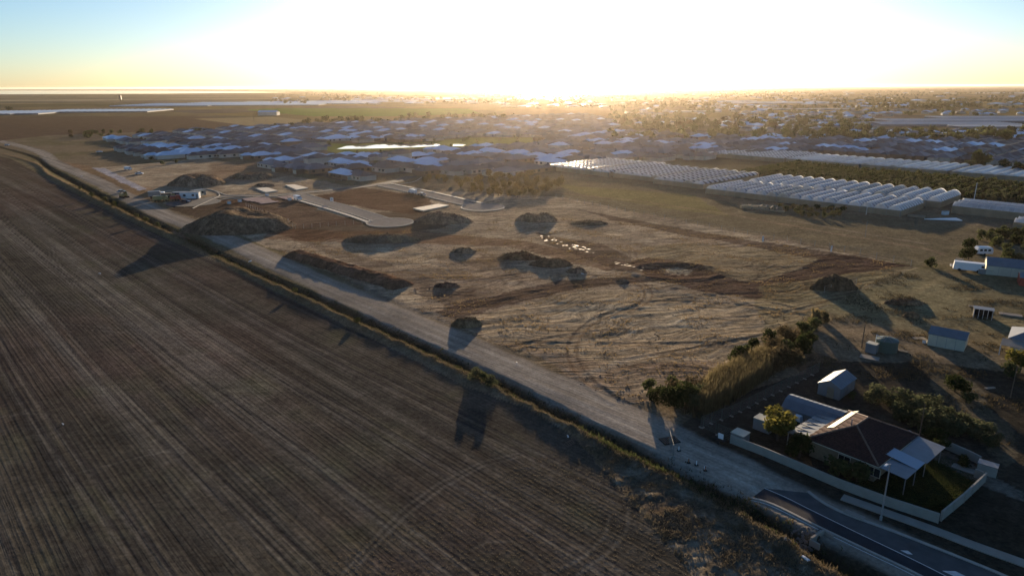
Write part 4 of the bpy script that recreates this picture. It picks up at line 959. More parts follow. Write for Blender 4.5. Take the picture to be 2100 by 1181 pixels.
boxthing('yard_shelter', 'small pale flat roof poking out behind the yellow bush', 'shelter', 1566, 880, 2.6, 1.9, 1.9, M['zincwall'], YAW, M['cream'], 0)
boxthing('concrete_step', 'flat concrete pad on the lawn beside the driveway gap', 'pad', 1985, 965, 3.6, 1.2, 0.16, M['concrete'], YAW, None, 0)
boxthing('pit_cover', 'low concrete gutter pit cover beside the kerb', 'pit cover', 1752, 1057, 2.2, 0.7, 0.22, M['concrete'], YAW, None, 0)
x, y = G(1373, 905); t = thing('steel_grate', 'dark steel plate lying across the gravel road', 'grate', x, y, z_at(x, y) + 0.02, R(18))
b = MB(); b.box(0, 0, 0, 2.6, 1.9, 0.12); b.build('frame', M['dark'], t)
for k in range(8): b = MB(); b.box(-1.1 + k * 0.31, 0, 0.121, 0.08, 1.7, 0.04); b.build('bar', M['wood'], t)
# junk in the courtyard
x, y = G(1635, 872); t = thing('yard_trailer', 'dark trailer loaded with a white tarped bundle beside the barrel-roofed shed', 'trailer', x, y, 0, YAW)
b = MB(); b.box(0, 0, 0.4, 2.6, 1.6, 0.12); b.box(0, 0.8, 0.52, 2.6, 0.06, 0.5); b.box(0, -0.8, 0.52, 2.6, 0.06, 0.5); b.box(1.3, 0, 0.52, 0.06, 1.6, 0.5); b.build('tray', M['dark'], t)
b = MB(); b.box(0, 0, 0.53, 1.3, 1.1, 1.15, taper=0.7); b.build('bundle', M['white'], t)
for s in (-1, 1): b = MB(); b.tube((0, s * 0.85, 0.3), (0, s * 1.03, 0.3), 0.32, n=12); b.build('wheel', M['dark'], t)
b = MB(); b.tube((-1.3, 0, 0.42), (-2.4, 0, 0.42), 0.05); b.build('drawbar', M['steel'], t)
# street lamp
x, y = G(1806, 1066); t = thing('street_lamp', 'tall pale street lamp standing on the verge in front of the long wall', 'street lamp', x, y, 0.0, math.pi + R(38))
b = MB(); b.tube((0, 0, 0), (0, 0, 7.6), 0.11, 0.07, 8); b.tube((0, 0, 0), (0, 0, 0.5), 0.16, 0.16, 8); b.build('pole', M['steel'], t)
b = MB(); b.tube((0, 0, 7.5), (0.9, 0, 7.9), 0.05, 0.045, 6); b.build('arm', M['steel'], t)
b = MB(); b.box(1.15, 0, 7.84, 0.7, 0.28, 0.13, taper=0.8); b.build('lamp_head', M['white'], t)
# poles
def pole(px, py, h, label, r=0.13, mt='wood', arm=0.0, name='timber_pole', cat='pole'):
    x, y = G(px, py); t = thing(name, label, cat, x, y, z_at(x, y) if math.hypot(x, y) < 700 else 0, YAW)
    b = MB(); b.tube((0, 0, -0.2), (0, 0, h), r, r * 0.75, 7); b.build('post', M[mt], t)
    if arm: b = MB(); b.box(0, 0, h - 0.4, 0.12, arm, 0.14); b.build('crossarm', M[mt], t)
    return t
pole(1767, 714, 4.9, 'leaning timber pole left of the green water tank', 0.12, arm=0.9)
pole(1883, 905, 6.0, 'thin dark pole rising beside the verandah', 0.07)
pole(2072, 815, 5.6, 'thin dark pole in the shadows below the right edge house', 0.08)
pole(521, 250, 12, 'lone power pole on the tan paddock far left of the houses', 0.3, arm=3)
pole(1774, 487, 5.5, 'grey pole beside the greenhouse track', 0.08, 'steel')
pole(1776, 441, 5, 'white service pole standing against the near greenhouse', 0.12, 'white')
t_ = pole(1997, 412, 8.0, 'white bent-top vent pipe behind the right greenhouse', 0.16, 'white')
pole(416, 395, 9, 'thin site light pole behind the offices', 0.1, 'dark')
# water tank and hut
x, y = G(1816, 719); t = thing('water_tank', 'dark green corrugated water tank with pale roof ribs', 'water tank', x, y, z_at(x, y), 0)
b = MB(); b.tube((0, 0, 0), (0, 0, 2.3), 2.0, n=28); b.build('shell', M['green'], t)
for k in range(5): b = MB(); b.tube((0, 0, 0.25 + k * 0.45), (0, 0, 0.31 + k * 0.45), 2.04, n=28); b.build('hoop', M['green'], t)
b = MB(); b.tube((0, 0, 2.3), (0, 0, 2.75), 2.05, 0.25, n=28); b.build('lid', M['green'], t)
for k in range(8):
    a = k * math.pi / 4; b = MB(); b.tube((0.25 * math.cos(a), 0.25 * math.sin(a), 2.8), (2.05 * math.cos(a), 2.05 * math.sin(a), 2.36), 0.05, n=4); b.build('rib', M['zinc'], t)
b = MB(); b.tube((-2.05, 0.3, 0), (-2.05, 0.3, 3.1), 0.06); b.tube((-2.05, 0.3, 3.1), (-1.0, 0, 2.7), 0.06); b.build('pipe', M['white'], t)
boxthing('pump_hut', 'little grey hut between the pole and the green tank', 'hut', 1787, 722, 1.9, 1.6, 1.9, M['zincwall'], YAW, M['cream'])
boxthing('timber_platform', 'tilted pale timber sheet lying in front of the little hut', 'platform', 1783, 735, 3.2, 1.9, 0.3, M['wood'], YAW + 0.2, M['concrete'])
boxthing('plank_stack', 'dark planks stacked right of the green tank', 'timber stack', 1845, 722, 2.8, 0.9, 0.4, M['wood'], YAW + 0.1, M['dark'])
# wired pen
x, y = G(2014, 652); t = thing('animal_pen', 'dark open-fronted pen with white posts in the right paddock', 'pen', x, y, z_at(x, y), YAW + 0.25)
b = MB(); b.box(0, 1.1, 0, 3.6, 0.1, 2.1); b.box(-1.75, 0, 0, 0.1, 2.2, 2.1); b.box(1.75, 0, 0, 0.1, 2.2, 2.1); b.build('panel', M['dark'], t)
b = MB(); b.box(0, 0, 2.1, 3.9, 2.6, 0.08); b.build('roof', M['zinc'], t)
for k in range(5): b = MB(); b.box(-1.7 + k * 0.85, -1.12, 0, 0.07, 0.07, 2.1); b.build('bar', M['white'], t)
boxthing('scrap_sheet', 'pale flat sheets of scrap lying right of the open pen', 'scrap', 2072, 647, 4.2, 1.6, 0.25, M['zincwall'], YAW + 0.3)
boxthing('scrap_sheet', 'small cream sheet lying left of the open pen', 'scrap', 1997, 630, 2.0, 0.8, 0.2, M['cream'], YAW + 0.3)
boxthing('scrap_sheet', 'pale boards lying on green grass left of the cream shed', 'scrap', 1885, 694, 2.4, 1.0, 0.18, M['concrete'], YAW + 0.9)
boxthing('white_drum', 'white drum standing at the left end of the cream shed', 'drum', 1896, 703, 0.7, 0.7, 0.8, M['white'], YAW)
# caravan
def caravan(px, py, yaw, label):
    x, y = G(px, py); t = thing('caravan', label, 'caravan', x, y, z_at(x, y), yaw)
    b = MB(); b.prism([(-2.3, 0.5), (2.3, 0.5), (2.4, 1.3), (2.1, 2.3), (1.7, 2.55), (-1.7, 2.55), (-2.1, 2.3), (-2.4, 1.3)], -1.05, 1.05); b.build('body', M['white'], t)
    for k in (-1.2, 0, 1.2): b = MB(); b.box(k, -1.07, 1.35, 0.8, 0.05, 0.6); b.build('window', M['glass'], t)
    for s in (-1, 1): b = MB(); b.tube((0, s * 0.9, 0.32), (0, s * 1.07, 0.32), 0.33, n=12); b.build('wheel', M['dark'], t)
    b = MB(); b.tube((-2.4, 0, 0.5), (-3.4, 0, 0.45), 0.05); b.build('drawbar', M['steel'], t); return t
caravan(2015, 522, R(-4), 'white caravan parked among dark bushes at the right')
shed('farm_shed', 'farm shed with a striped grey roof and cream wall at the right edge', 'shed', *G(2068, 562), YAW + 0.28, 11, 8, 2.7, 1.5, M['cream'], M['zinc'], ribs=8, panels=3)
shed('farm_shed', 'low red-walled lean shed at the far right edge', 'shed', *G(2116, 585), YAW + 0.28, 6, 5, 2.3, 0.8, M['red'], M['zinc'], ribs=5)
x, y = G(1985, 557); t = thing('site_van', 'long dirty white van body standing left of the farm shed', 'van', x, y, z_at(x, y), YAW + 0.3)
b = MB(); b.box(0, 0, 0.5, 7.4, 2.3, 2.1, taper=0.96); b.build('body', M['white'], t)
for k in (-2.2, 2.2):
    for s in (-1, 1): b = MB(); b.tube((k, s * 1.0, 0.4), (k, s * 1.2, 0.4), 0.42, n=12); b.build('wheel', M['dark'], t)
b = MB(); b.box(3.2, -1.14, 1.5, 0.8, 0.05, 0.6); b.build('window', M['glass'], t)
boxthing('water_trough', 'low white trough beside the long van body', 'trough', 2020, 562, 3.4, 1.6, 1.2, M['zincwall'], YAW + 0.3)
boxthing('scrap_crate', 'grey crate of scrap behind the long van body', 'crate', 1966, 541, 1.8, 1.2, 1.5, M['zincwall'], YAW)
boxthing('scrap_crate', 'white bin tipped beside the grey scrap crate', 'crate', 1955, 546, 1.6, 0.8, 0.7, M['white'], YAW + 0.6)
boxthing('fibre_tank', 'upright pale tank among bushes right of the caravan', 'tank', 2066, 524, 1.0, 1.0, 1.8, M['zincwall'], 0.2)
# ---- vehicles
def car(px, py, yaw, label, paint, name='parked_car', cat='car', van=False, L=4.5, kind='car'):
    x, y = G(px, py); t = thing(name, label, cat, x, y, z_at(x, y) + (0.16 if kind == 'road' else 0), yaw)
    h = 0.0
    b = MB()
    if van: b.prism([(-L / 2, .35), (L / 2, .35), (L / 2, 1.0), (L / 2 - .7, 1.2), (L / 2 - 1.3, 1.95), (-L / 2, 2.0)], -.9, .9)
    else: b.prism([(-L / 2, .35), (L / 2, .35), (L / 2, .8), (L / 2 - 1.0, .98), (-L / 2 + .7, 1.0), (-L / 2, .9)], -.88, .88)
    b.build('body', paint, t)
    b = MB()
    if van: b.box(L / 2 - 1.12, 0, 1.25, .5, 1.6, .5, taper=.9)
    else: b.prism([(L / 2 - 1.15, .985), (L / 2 - 1.75, 1.42), (-L / 2 + 1.2, 1.46), (-L / 2 + .55, 1.0)], -.74, .74)
    b.build('windows', M['glass'], t)
    if not van: b = MB(); b.box(-.28, 0, 1.46, L - 3.1, 1.4, .04); b.build('roof', paint, t)
    for k in (-L / 2 + .85, L / 2 - .85):
        for s in (-1, 1): b = MB(); b.tube((k, s * .72, .33), (k, s * .92, .33), .33, n=12); b.build('wheel', M['dark'], t)
    return t
car(846, 397, YAW + math.pi, 'white van stopped on the second cul-de-sac road', M['carwhite'], 'parked_van', 'van', True, 5.0, 'road')
car(865, 402, YAW + math.pi, 'silver car parked just below the white van', M['silver'], kind='road')
car(611, 411, YAW, 'white utility vehicle at the top of the first cul-de-sac', M['carwhite'], 'parked_van', 'van', True, 4.9, 'road')
car(263, 349, YAW + .4, 'white utility parked alone on brown dirt left of the gullied heap', M['carwhite'], 'parked_van', 'van', True, 5.0)
car(286, 358, YAW + .9, 'small white car on brown dirt in front of the white utility', M['carwhite'])
car(250, 396, YAW + 2.0, 'silver wagon parked at the gravel road bend', M['silver'])
car(381, 416, R(-8), 'dark blue car in front of the site offices', M['carblue'])
car(204, 313, R(8), 'white car far off on the grass left of the first houses', M['carwhite'])
car(262, 308, R(-30), 'white van parked below the leftmost grey houses', M['carwhite'], 'parked_van', 'van', True)
car(15, 299, R(-20), 'white car on the road at the far left edge', M['carwhite'])
# site office cabins
def cabin(px, py, yaw, L, label, paint):
    x, y = G(px, py); t = thing('site_cabin', label, 'site office', x, y, z_at(x, y) + .15, yaw, None)
    b = MB(); b.box(0, 0, .2, L, 2.8, 2.7); b.build('body', paint, t); b = MB(); b.box(0, 0, 2.9, L + .2, 3.0, .12); b.build('roof', M['zinc'], t)
    for k in (-L / 4, L / 5): b = MB(); b.box(k, -1.43, 1.3, 1.1, .06, .9); b.build('window', M['glass'], t)
    b = MB(); b.box(L * .4, -1.43, .25, .9, .06, 2.0); b.build('door', M['zincwall'], t); return t
cabin(391, 408, R(6), 8.5, 'bluish white site office cabin with dark windows', M['white'])
cabin(408, 403, R(60), 6.0, 'sunlit cream site office cabin right of the bluish one', M['cream'])
cabin(368, 408, R(4), 5.0, 'dark cabin left of the bluish site office', M['carblue'])
def truck(px, py, yaw, label, cabm, bodym, L=7.5, hb=2.6):
    x, y = G(px, py); t = thing('work_truck', label, 'truck', x, y, z_at(x, y) + .05, yaw)
    b = MB(); b.box(-.9, 0, .9, L - 2.4, 2.4, hb - .9 + .6); b.build('cargo_body', bodym, t)
    b = MB(); b.prism([(L / 2 - 1.9, .6), (L / 2, .6), (L / 2, 1.6), (L / 2 - .4, 2.6), (L / 2 - 1.9, 2.7)], -1.15, 1.15); b.build('cab', cabm, t)
    b = MB(); b.box(L / 2 - .15, 0, 1.65, .2, 2.0, .7); b.build('windscreen', M['glass'], t)
    for k in (-L / 2 + 1.3, -L / 2 + 2.5, L / 2 - 1.1):
        for s in (-1, 1): b = MB(); b.tube((k, s * .95, .5), (k, s * 1.2, .5), .5, n=12); b.build('wheel', M['dark'], t)
    return t
truck(322, 406, R(25), 'grey truck with a white drum-like tank left of the site offices', M['carwhite'], M['zincwall'])
truck(331, 413, R(10), 'ochre tipper truck parked in the site yard', M['yellow'], M['yellow'], 7.0, 2.0)
truck(346, 410, R(30), 'tall ochre machine parked between the tipper and the red plant', M['yellow'], M['wood'], 6.4, 2.6)
truck(360, 412, R(20), 'small red machine parked beside the dark cabin', M['red'], M['red'], 4.6, 1.6)
def excavator(px, py, yaw, label):
    x, y = G(px, py); t = thing('excavator', label, 'excavator', x, y, z_at(x, y), yaw)
    for s in (-1, 1): b = MB(); b.box(0, s * 1.0, 0, 3.6, .6, .9); b.build('track', M['dark'], t)
    b = MB(); b.box(-.3, 0, .95, 3.4, 2.3, 1.1); b.build('body', M['yellow'], t); b = MB(); b.box(.6, .6, 2.06, 1.3, 1.0, 1.1); b.build('cab', M['glass'], t)
    b = MB(); b.tube((1.2, 0, 1.5), (3.8, 0, 3.6), .2, .16); b.tube((3.8, 0, 3.6), (5.0, 0, 1.2), .15, .12); b.build('boom', M['yellow'], t); b = MB(); b.box(5.0, 0, .5, .7, 1.0, .8); b.build('bucket', M['dark'], t)
excavator(254, 406, R(-40), 'dark digger parked beside the gravel road bend')
# small site things
for px, py, lab in ((470, 418, 'white bin left of the slab formwork'), (492, 414, 'white bin nearest the formwork above the stockpile'), (548, 402, 'pale tank beside the bend of the estate street'), (594, 411, 'white skip left of the utility vehicle')):
    boxthing('site_bin', lab, 'bin', px, py, 1.6, 1.2, 1.2, M['white'], YAW)
def post_sign(px, py, w, h, hp, label, mt='white', name='site_sign'):
    x, y = G(px, py); t = thing(name, label, 'sign', x, y, z_at(x, y), R(-10))
    for s in (-1, 1): b = MB(); b.tube((s * w * .4, 0, 0), (s * w * .4, 0, hp), .05, n=5); b.build('post', M['steel'], t)
    b = MB(); b.box(0, -.06, hp - h, w, .05, h); b.build('board', M[mt], t)
    if name == 'site_sign': b = MB(); b.box(0, -.1, hp - h * .72, w * .6, .02, h * .1); b.box(0, -.1, hp - h * .5, w * .5, .02, h * .1); b.build('print', M['green'], t)
post_sign(681, 417, 1.5, 1.6, 2.6, 'square white sign board on the dirt between the two cul-de-sacs')
post_sign(592, 462, .35, 2.4, 2.4, 'narrow white marker at the corner of the slab fence', 'white', 'marker_post')
post_sign(1564, 497, .4, 1.9, 2.1, 'narrow white marker on the wire fence, left of the other', 'white', 'marker_post')
post_sign(1704, 518, .4, 1.9, 2.1, 'narrow white marker on the wire fence, right of the other', 'white', 'marker_post')
x, y = G(1477, 908); t = thing('traffic_trailer', 'small white portable sign trailer at the end of the street wall', 'trailer', x, y, z_at(x, y), YAW)
b = MB(); b.box(0, 0, .5, 1.4, .8, .2); b.build('chassis', M['dark'], t); b = MB(); b.box(0, 0, .72, .8, .12, .8); b.build('board', M['white'], t)
for s in (-1, 1): b = MB(); b.tube((0, s * .5, .32), (0, s * .65, .32), .3, n=10); b.build('wheel', M['dark'], t)
# bollard style delineators by the road end
for i, (px, py) in enumerate([(1392, 925), (1412, 950), (1428, 955), (1446, 966)]):
    x, y = G(px, py); t = thing('road_delineator', 'orange and white marker, %s along the closed gravel road end' % ordn(i), 'marker', x, y, z_at(x, y), 0, 'markers at the closed road end')
    b = MB(); b.box(0, 0, 0, .5, .4, .1); b.build('base', M['dark'], t); b = MB(); b.box(0, 0, .1, .12, .05, .6); b.build('blade', M['orange'] if i % 2 else M['white'], t)
# culvert headwall and rocks
x, y = G(1676, 1103); t = thing('culvert_headwall', 'pale concrete culvert headwall in the drain beside the asphalt road', 'culvert', x, y, -0.35, R(35))
b = MB(); b.box(0, 0, 0, 2.6, .25, 1.0); b.build('wall', M['concrete'], t)
for s in (-1, 1): b = MB(); b.box(s * 1.35, -.5, 0, .2, 1.2, .8); b.build('wing', M['concrete'], t)
b = MB(); b.tube((0, -.14, .42), (0, -.16, .42), .32, n=14); b.build('pipe_mouth', M['dark'], t)
q = random.Random(3); bb = MB()
for k in range(260):
    cx_, cy_ = G(q.gauss(1645, 17), q.gauss(1105, 10)); z_ = z_at(cx_, cy_); s = q.uniform(.12, .36); bb.box(cx_, cy_, z_ - .05, s, s * q.uniform(.6, 1), s * .7, rz=q.uniform(0, 3), taper=.6)
o = bb.build('rocks', mat('grey rock', (.16, .15, .14), .9, noise=(2, .3))); tag(o, 'loose grey rocks heaped in the drain beside the headwall', 'rocks', kind='stuff')
# litter in the paddocks and on the bank
for i, (px, py, s, mt, lab) in enumerate([(513, 536, 1.1, 'white', 'white scrap lying on the dry grass bank'), (205, 561, .7, 'white', 'white scrap on the ploughed field, farther'), (130, 871, .35, 'white', 'small white scrap on the ploughed field, lower left'),
        (1165, 897, .5, 'white', 'white pipe end beside the broken pallets'), (1652, 1156, .9, 'white', 'white plastic scrap on the rough bank at bottom right'), (1446, 962, .5, 'white', 'white post stub at the road end'),
        (1195, 562, .8, 'white', 'white scrap on the rubble heap'), (168, 362, .8, 'white', 'white scrap beside the road far left'), (1060, 745, .3, 'white', 'little pale stone on the site edge')]):
    x, y = G(px, py); t = MB(); t.box(0, 0, 0, s, s * .45, .12, taper=.7); t.box(s * .3, .1, .121, s * .4, s * .3, .08); o = t.build('litter', M[mt], None, (x, y, z_at(x, y) + .03), q.uniform(0, 3)); tag(o, lab, 'litter')
for i, (px, py, a) in enumerate([(1180, 903, .3), (1196, 912, 1.2), (1205, 917, .5), (1170, 910, 2.0)]):
    x, y = G(px, py); t = thing('broken_pallet', 'broken timber pallet on the verge, %s of the scattered four' % ordn(i), 'pallet', x, y, z_at(x, y) + .1, a, 'broken pallets on the verge'); t.rotation_euler.x = q.uniform(-.4, .4)
    for k in range(4): b = MB(); b.box(0, -.45 + k * .3, .08, 1.2, .1, .03); b.build('slat', M['wood'], t)
    for k in (-1, 1): b = MB(); b.box(k * .5, 0, 0, .1, 1.0, .08); b.build('bearer', M['wood'], t)
boxthing('concrete_block', 'flat pale sheet on the dark yard far right', 'slab', 2030, 796, 1.8, .4, .15, M['concrete'], .2)

# ------------------------------------------------------------------ fences
def panel_fence(pts, step, label_f, group, h=1.9, w=2.35):
    """temporary mesh panels, each its own thing with a block foot"""
    P_ = []; w_ = PL(pts)
    for (x0_, y0_), (x1_, y1_) in zip(w_[:-1], w_[1:]):
        n = max(1, round(math.hypot(x1_ - x0_, y1_ - y0_) / step))
        for k in range(n): P_.append((x0_ + (x1_ - x0_) * (k + .5) / n, y0_ + (y1_ - y0_) * (k + .5) / n, math.atan2(y1_ - y0_, x1_ - x0_)))
    fr = MB()
    for s in (-1, 1): fr.tube((s * w / 2, 0, .05), (s * w / 2, 0, h), .02, n=5)
    for z in (.15, h - .03): fr.tube((-w / 2, 0, z), (w / 2, 0, z), .02, n=5)
    wr = MB()
    for k in range(1, 12): wr.tube((-w / 2 + w * k / 12, 0, .15), (-w / 2 + w * k / 12, 0, h - .03), .006, n=3, cap=False)
    for k in range(1, 6): wr.tube((-w / 2, 0, .15 + (h - .2) * k / 6), (w / 2, 0, .15 + (h - .2) * k / 6), .006, n=3, cap=False)
    ft = MB(); ft.box(-w / 2, 0, 0, .25, .6, .13)
    fm, wm, tm = fr.mesh('frame', M['green']), wr.mesh('wire_mesh', M['zincwall']), ft.mesh('foot', M['wall'])
    for i, (x, y, a) in enumerate(P_):
        t = thing('fence_panel', label_f % ordn(i), 'fence panel', x, y, z_at(x, y), a, group)
        put('frame', fm, t); put('wire_mesh', wm, t); put('foot', tm, t)
panel_fence([(1437, 877), (1500, 854), (1600, 803), (1680, 762)], 2.45, 'temporary mesh fence panel, %s from the road corner', 'temporary fence panels beside the reeds')
panel_fence([(1380, 937), (1372, 908)], 2.45, 'leaning mesh panel, %s beside the steel plate', 'mesh panels across the road end')
panel_fence([(1440, 877), (1500, 905)], 2.45, 'mesh fence panel, %s along the lot front beside the road', 'mesh panels along the lot front')
def wire_fence(pts, step, h, label, mt='steel', wires=3, r=.05):
    w_ = PL(pts); t = thing('wire_fence', label, 'fence', w_[0][0], w_[0][1], 0); pm = MB().tube((0, 0, -.2), (0, 0, h), r, n=5).mesh('post', M[mt]); wb = MB(); prev = None; n_ = 0
    for (x0_, y0_), (x1_, y1_) in zip(w_[:-1], w_[1:]):
        n = max(1, round(math.hypot(x1_ - x0_, y1_ - y0_) / step))
        for k in range(n + 1):
            x, y = x0_ + (x1_ - x0_) * k / n, y0_ + (y1_ - y0_) * k / n; z = z_at(x, y); c = (x - w_[0][0], y - w_[0][1], z)
            put('post', pm, t, c)
            if prev and k:
                for j in range(wires): hh = h * (j + 1) / wires - .06; wb.tube((prev[0], prev[1], prev[2] + hh), (c[0], c[1], c[2] + hh), .012, n=3, cap=False)
            prev = c
    wb.build('wire', M[mt], t); return t
wire_fence([(1140, 407), (1300, 440), (1430, 463), (1560, 488), (1700, 511), (1868, 545)], 5.0, 1.9, 'long wire fence running from the scattered trees to the farm sheds', r=.06)
wire_fence([(505, 424), (560, 447), (606, 470), (690, 463), (760, 458)], 3.0, 1.7, 'post and wire fence round the dark slab works', r=.06)
wire_fence([(870, 427), (960, 413), (1085, 407)], 4.0, 1.5, 'wire fence behind the second cul-de-sac', r=.05)
wire_fence([(560, 372), (640, 378), (700, 372)], 4.0, 1.4, 'wire fence behind the two pale slabs', r=.05)
wire_fence([(1690, 600), (1755, 585)], 2.6, 1.7, 'short wire fence at the foot of the pyramid heap', r=.04)
# ------------------------------------------------------------------ greenhouses
def bay_mesh(W, L, h, rise, nseg, film, dark, dash=0.62):
    """one arched bay along local y: film strips between lower dark strips for vents and painted shade"""
    b = MB(); na = 8
    prof = [(-W / 2 + W * k / na, h + rise * math.sin(math.pi * k / na) ** 0.8) for k in range(na + 1)]
    for j in range(nseg):
        for part, (t0, t1) in enumerate(((0, dash), (dash, 1.0))):
            y0, y1 = L * (j + t0) / nseg, L * (j + t1) / nseg; dz = 0.0 if part == 0 else -0.22
            for k in range(na):
                (xa, za), (xb, zb) = prof[k], prof[k + 1]; e = 0 < k < na - 1
                m_ = 1 if (part == 1 and k < na) else 0; d0 = dz if k > 0 else 0; d1 = dz if k < na - 1 else 0
                b.poly([(xa, y0, za + d0), (xb, y0, zb + d1), (xb, y1, zb + d1), (xa, y1, za + d0)], m_)
                if part == 1:
                    for yy in (y0, y1): b.poly([(xa, yy, za + d0), (xb, yy, zb + d1), (xb, yy, zb), (xa, yy, za)], 0)
    for yy in (0, L):
        b.poly([(x, yy, z - .01) for x, z in prof], 0)
    return b.mesh('roof_bay', [film, dark])
def greenhouse(label, p0, n, W, L, h=2.6, rise=1.5, nseg=10, yaw=YAW, back=False, film=None, dark=None, dash=0.62):
    film = film or M['film']; dark = dark or M['filmdark']
    x0_, y0_ = p0; t = thing('greenhouse', label, 'greenhouse', x0_, y0_, 0.0, yaw)
    me = bay_mesh(W, L, h, rise, nseg, film, dark, dash)
    vs_ = [me] + ([bay_mesh(W, L, h, rise, nseg, M['film_dirty'], dark, dash), bay_mesh(W, L, h, rise, nseg, M['film_worn'], dark, dash)] if film is M['film'] else [])
    gr = random.Random(int(x0_ * 3 + n))
    for k in range(n): put('roof_bay', gr.choices(vs_, [3, 1, 2][:len(vs_)])[0], t, (W * (k + .5), gr.uniform(-.12, .12), gr.uniform(-.08, .08)))
    for nm, (a, c, sx, sy) in (('front', (W * n / 2, 0.04, W * n, .06)), ('back', (W * n / 2, L - .04, W * n, .06)), ('side', (0.04, L / 2, .06, L - .2)), ('side', (W * n - .04, L / 2, .06, L - .2))):
        b = MB(); b.box(a, c, 0, sx, sy, h - .02); b.build('wall', M['filmwall'], t)
    b = MB(); b.box(W * n / 2, -0.04, h - .08, W * n + .1, .1, .16); b.build('gutter', M['steel'], t)
    for k in range(n + 1):
        b = MB(); b.tube((W * k, -.06, 0), (W * k, -.06, h), .07, n=5); b.build('post', M['steel'], t)
    return t
a0 = G(1447, 397); a1 = G(1845, 445); Ln = math.hypot(a1[0] - a0[0], a1[1] - a0[1]); yg = math.atan2(a1[1] - a0[1], a1[0] - a0[0])
gx, gy = math.cos(yg), math.sin(yg); nx_, ny_ = -gy, gx
greenhouse('nearest long greenhouse of arched bays, its clear wall facing the scrap frames', a0, 17, Ln / 17, 29, 2.4, 1.9, 10, yg, dash=.64, dark=M['filmgrey'])
c1 = G(1927, 427); c0 = (c1[0] - gx * 88 , c1[1] - gy * 88)
greenhouse('second long greenhouse of arched bays, just behind the nearest one', c0, 16, 5.5, 30, 2.6, 2.0, 10, yg, dash=.64, dark=M['filmgrey'])
for (pl, pr, pd, n, lab) in (((1340, 377), (1425, 391), (1540, 368), 5, 'five-bay greenhouse left of the two long ones'),
                       ((1258, 364), (1335, 377), (1424, 358), 5, 'five-bay greenhouse with a dotted roof in the middle of the row'),
                       ((1122, 349), (1214, 367), (1334, 346), 8, 'leftmost greenhouse with a glittering dotted roof beside the houses')):
    a, c, d = G(*pl), G(*pr), G(*pd); W_ = math.hypot(c[0] - a[0], c[1] - a[1]) / n; Ld = abs((d[0] - c[0]) * nx_ + (d[1] - c[1]) * ny_)
    greenhouse(lab, a, n, W_, min(Ld, 58), 2.4, 1.4, 16 if n == 8 else 13, yg, dash=0.5)
# right-hand one, arches running along the street direction
a = G(1950, 437); c = G(2090, 452); Lr = math.hypot(c[0] - a[0], c[1] - a[1]) + 6
greenhouse('pale three-bay greenhouse lying lengthwise at the right', c if False else (a[0] + gx * Lr, a[1] + gy * Lr), 3, 6.0, Lr, 3.0, 1.5, 14, yg + math.pi / 2, film=M['film'], dark=M['film'], dash=0.8)
a = G(2076, 468); greenhouse('end of a small cream film greenhouse at the right edge', (a[0] + gx * 30, a[1] + gy * 30), 2, 5.0, 30, 2.2, 1.3, 8, yg + math.pi / 2, film=M['film'], dark=M['film'])
# far strip beyond the grove
s0 = G(1450, 321); s1 = G(2110, 374); Ls_ = math.hypot(s1[0] - s0[0], s1[1] - s0[1]); ys_ = math.atan2(s1[1] - s0[1], s1[0] - s0[0])
sx_, sy_ = math.cos(ys_), math.sin(ys_)
for i, (t0, t1, lab, dash) in enumerate([(0, .30, 'glinting far-strip greenhouse beyond the grove, left end', .55), (.31, .55, 'striped far-strip greenhouse beyond the grove, second from its left end', .8), (.555, .80, 'smooth bluish far-strip greenhouse, third from its left end', .9), (.81, 1.0, 'bluish far-strip greenhouse right of the narrow gap, nearest the big dark tree', .92)]):
    n = max(3, round(Ls_ * (t1 - t0) / 5.6)); greenhouse(lab, (s0[0] + sx_ * Ls_ * t0, s0[1] + sy_ * Ls_ * t0), n, Ls_ * (t1 - t0) / n, 44 if i else 52, 2.6, 1.1, 12, ys_, dash=dash, dark=M['filmdark'] if i < 1 else M['film'])
# distant blocks, each a ridged sheet
def farblock(label, px, py, w, d, yaw, ridges, h=3.2, mt='film', along=False):
    x, y = G(px, py); b = MB(); n = ridges
    for k in range(n):
        if along: ya, yb, ym = -d / 2 + d * k / n, -d / 2 + d * (k + .74) / n, -d / 2 + d * (k + .37) / n; b.poly([(-w / 2, ya, h * .7), (w / 2, ya, h * .7), (w / 2, ym, h), (-w / 2, ym, h)]); b.poly([(-w / 2, ym, h), (w / 2, ym, h), (w / 2, yb, h * .7), (-w / 2, yb, h * .7)])
        else: xa, xb, xm = -w / 2 + w * k / n, -w / 2 + w * (k + 1) / n, -w / 2 + w * (k + .5) / n; b.poly([(xa, -d / 2, h * .7), (xm, -d / 2, h), (xm, d / 2, h), (xa, d / 2, h * .7)]); b.poly([(xm, -d / 2, h), (xb, -d / 2, h * .7), (xb, d / 2, h * .7), (xm, d / 2, h)])
    b.box(0, 0, 0, w, d, h * .69, 1); o = b.build('greenhouse', [M[mt], M['filmgrey'] if h < 5 else M['housewall']], None, (x, y, 0), yaw); return tag(o, label, 'greenhouse')
farblock('far-left greenhouse block cut by the left edge of the picture', 14, 233, 110, 190, R(8), 10)
farblock('far-left greenhouse block right of the dark tree', 78, 232, 92, 190, R(8), 9)
farblock('long far-left greenhouse block ending in a bright tip', 215, 229, 235, 150, R(6), 20)
for i, (px, py, w, d, lab) in enumerate([(370, 216, 260, 300, 'pale distant greenhouse sheet left of the tower line'), (470, 214, 300, 420, 'second pale distant greenhouse sheet from the left of the band'), (575, 213, 330, 480, 'widest pale distant greenhouse sheet above the green field'),
                            (670, 211, 300, 420, 'pale distant greenhouse sheet above the trees'), (760, 209, 320, 260, 'small distant greenhouse sheet near the salt flats'), (850, 205, 400, 150, 'thin bright greenhouse sheet left of the glare')]):
    farblock(lab, px, py, w, d, R(4), 14, 3.0, along=True)
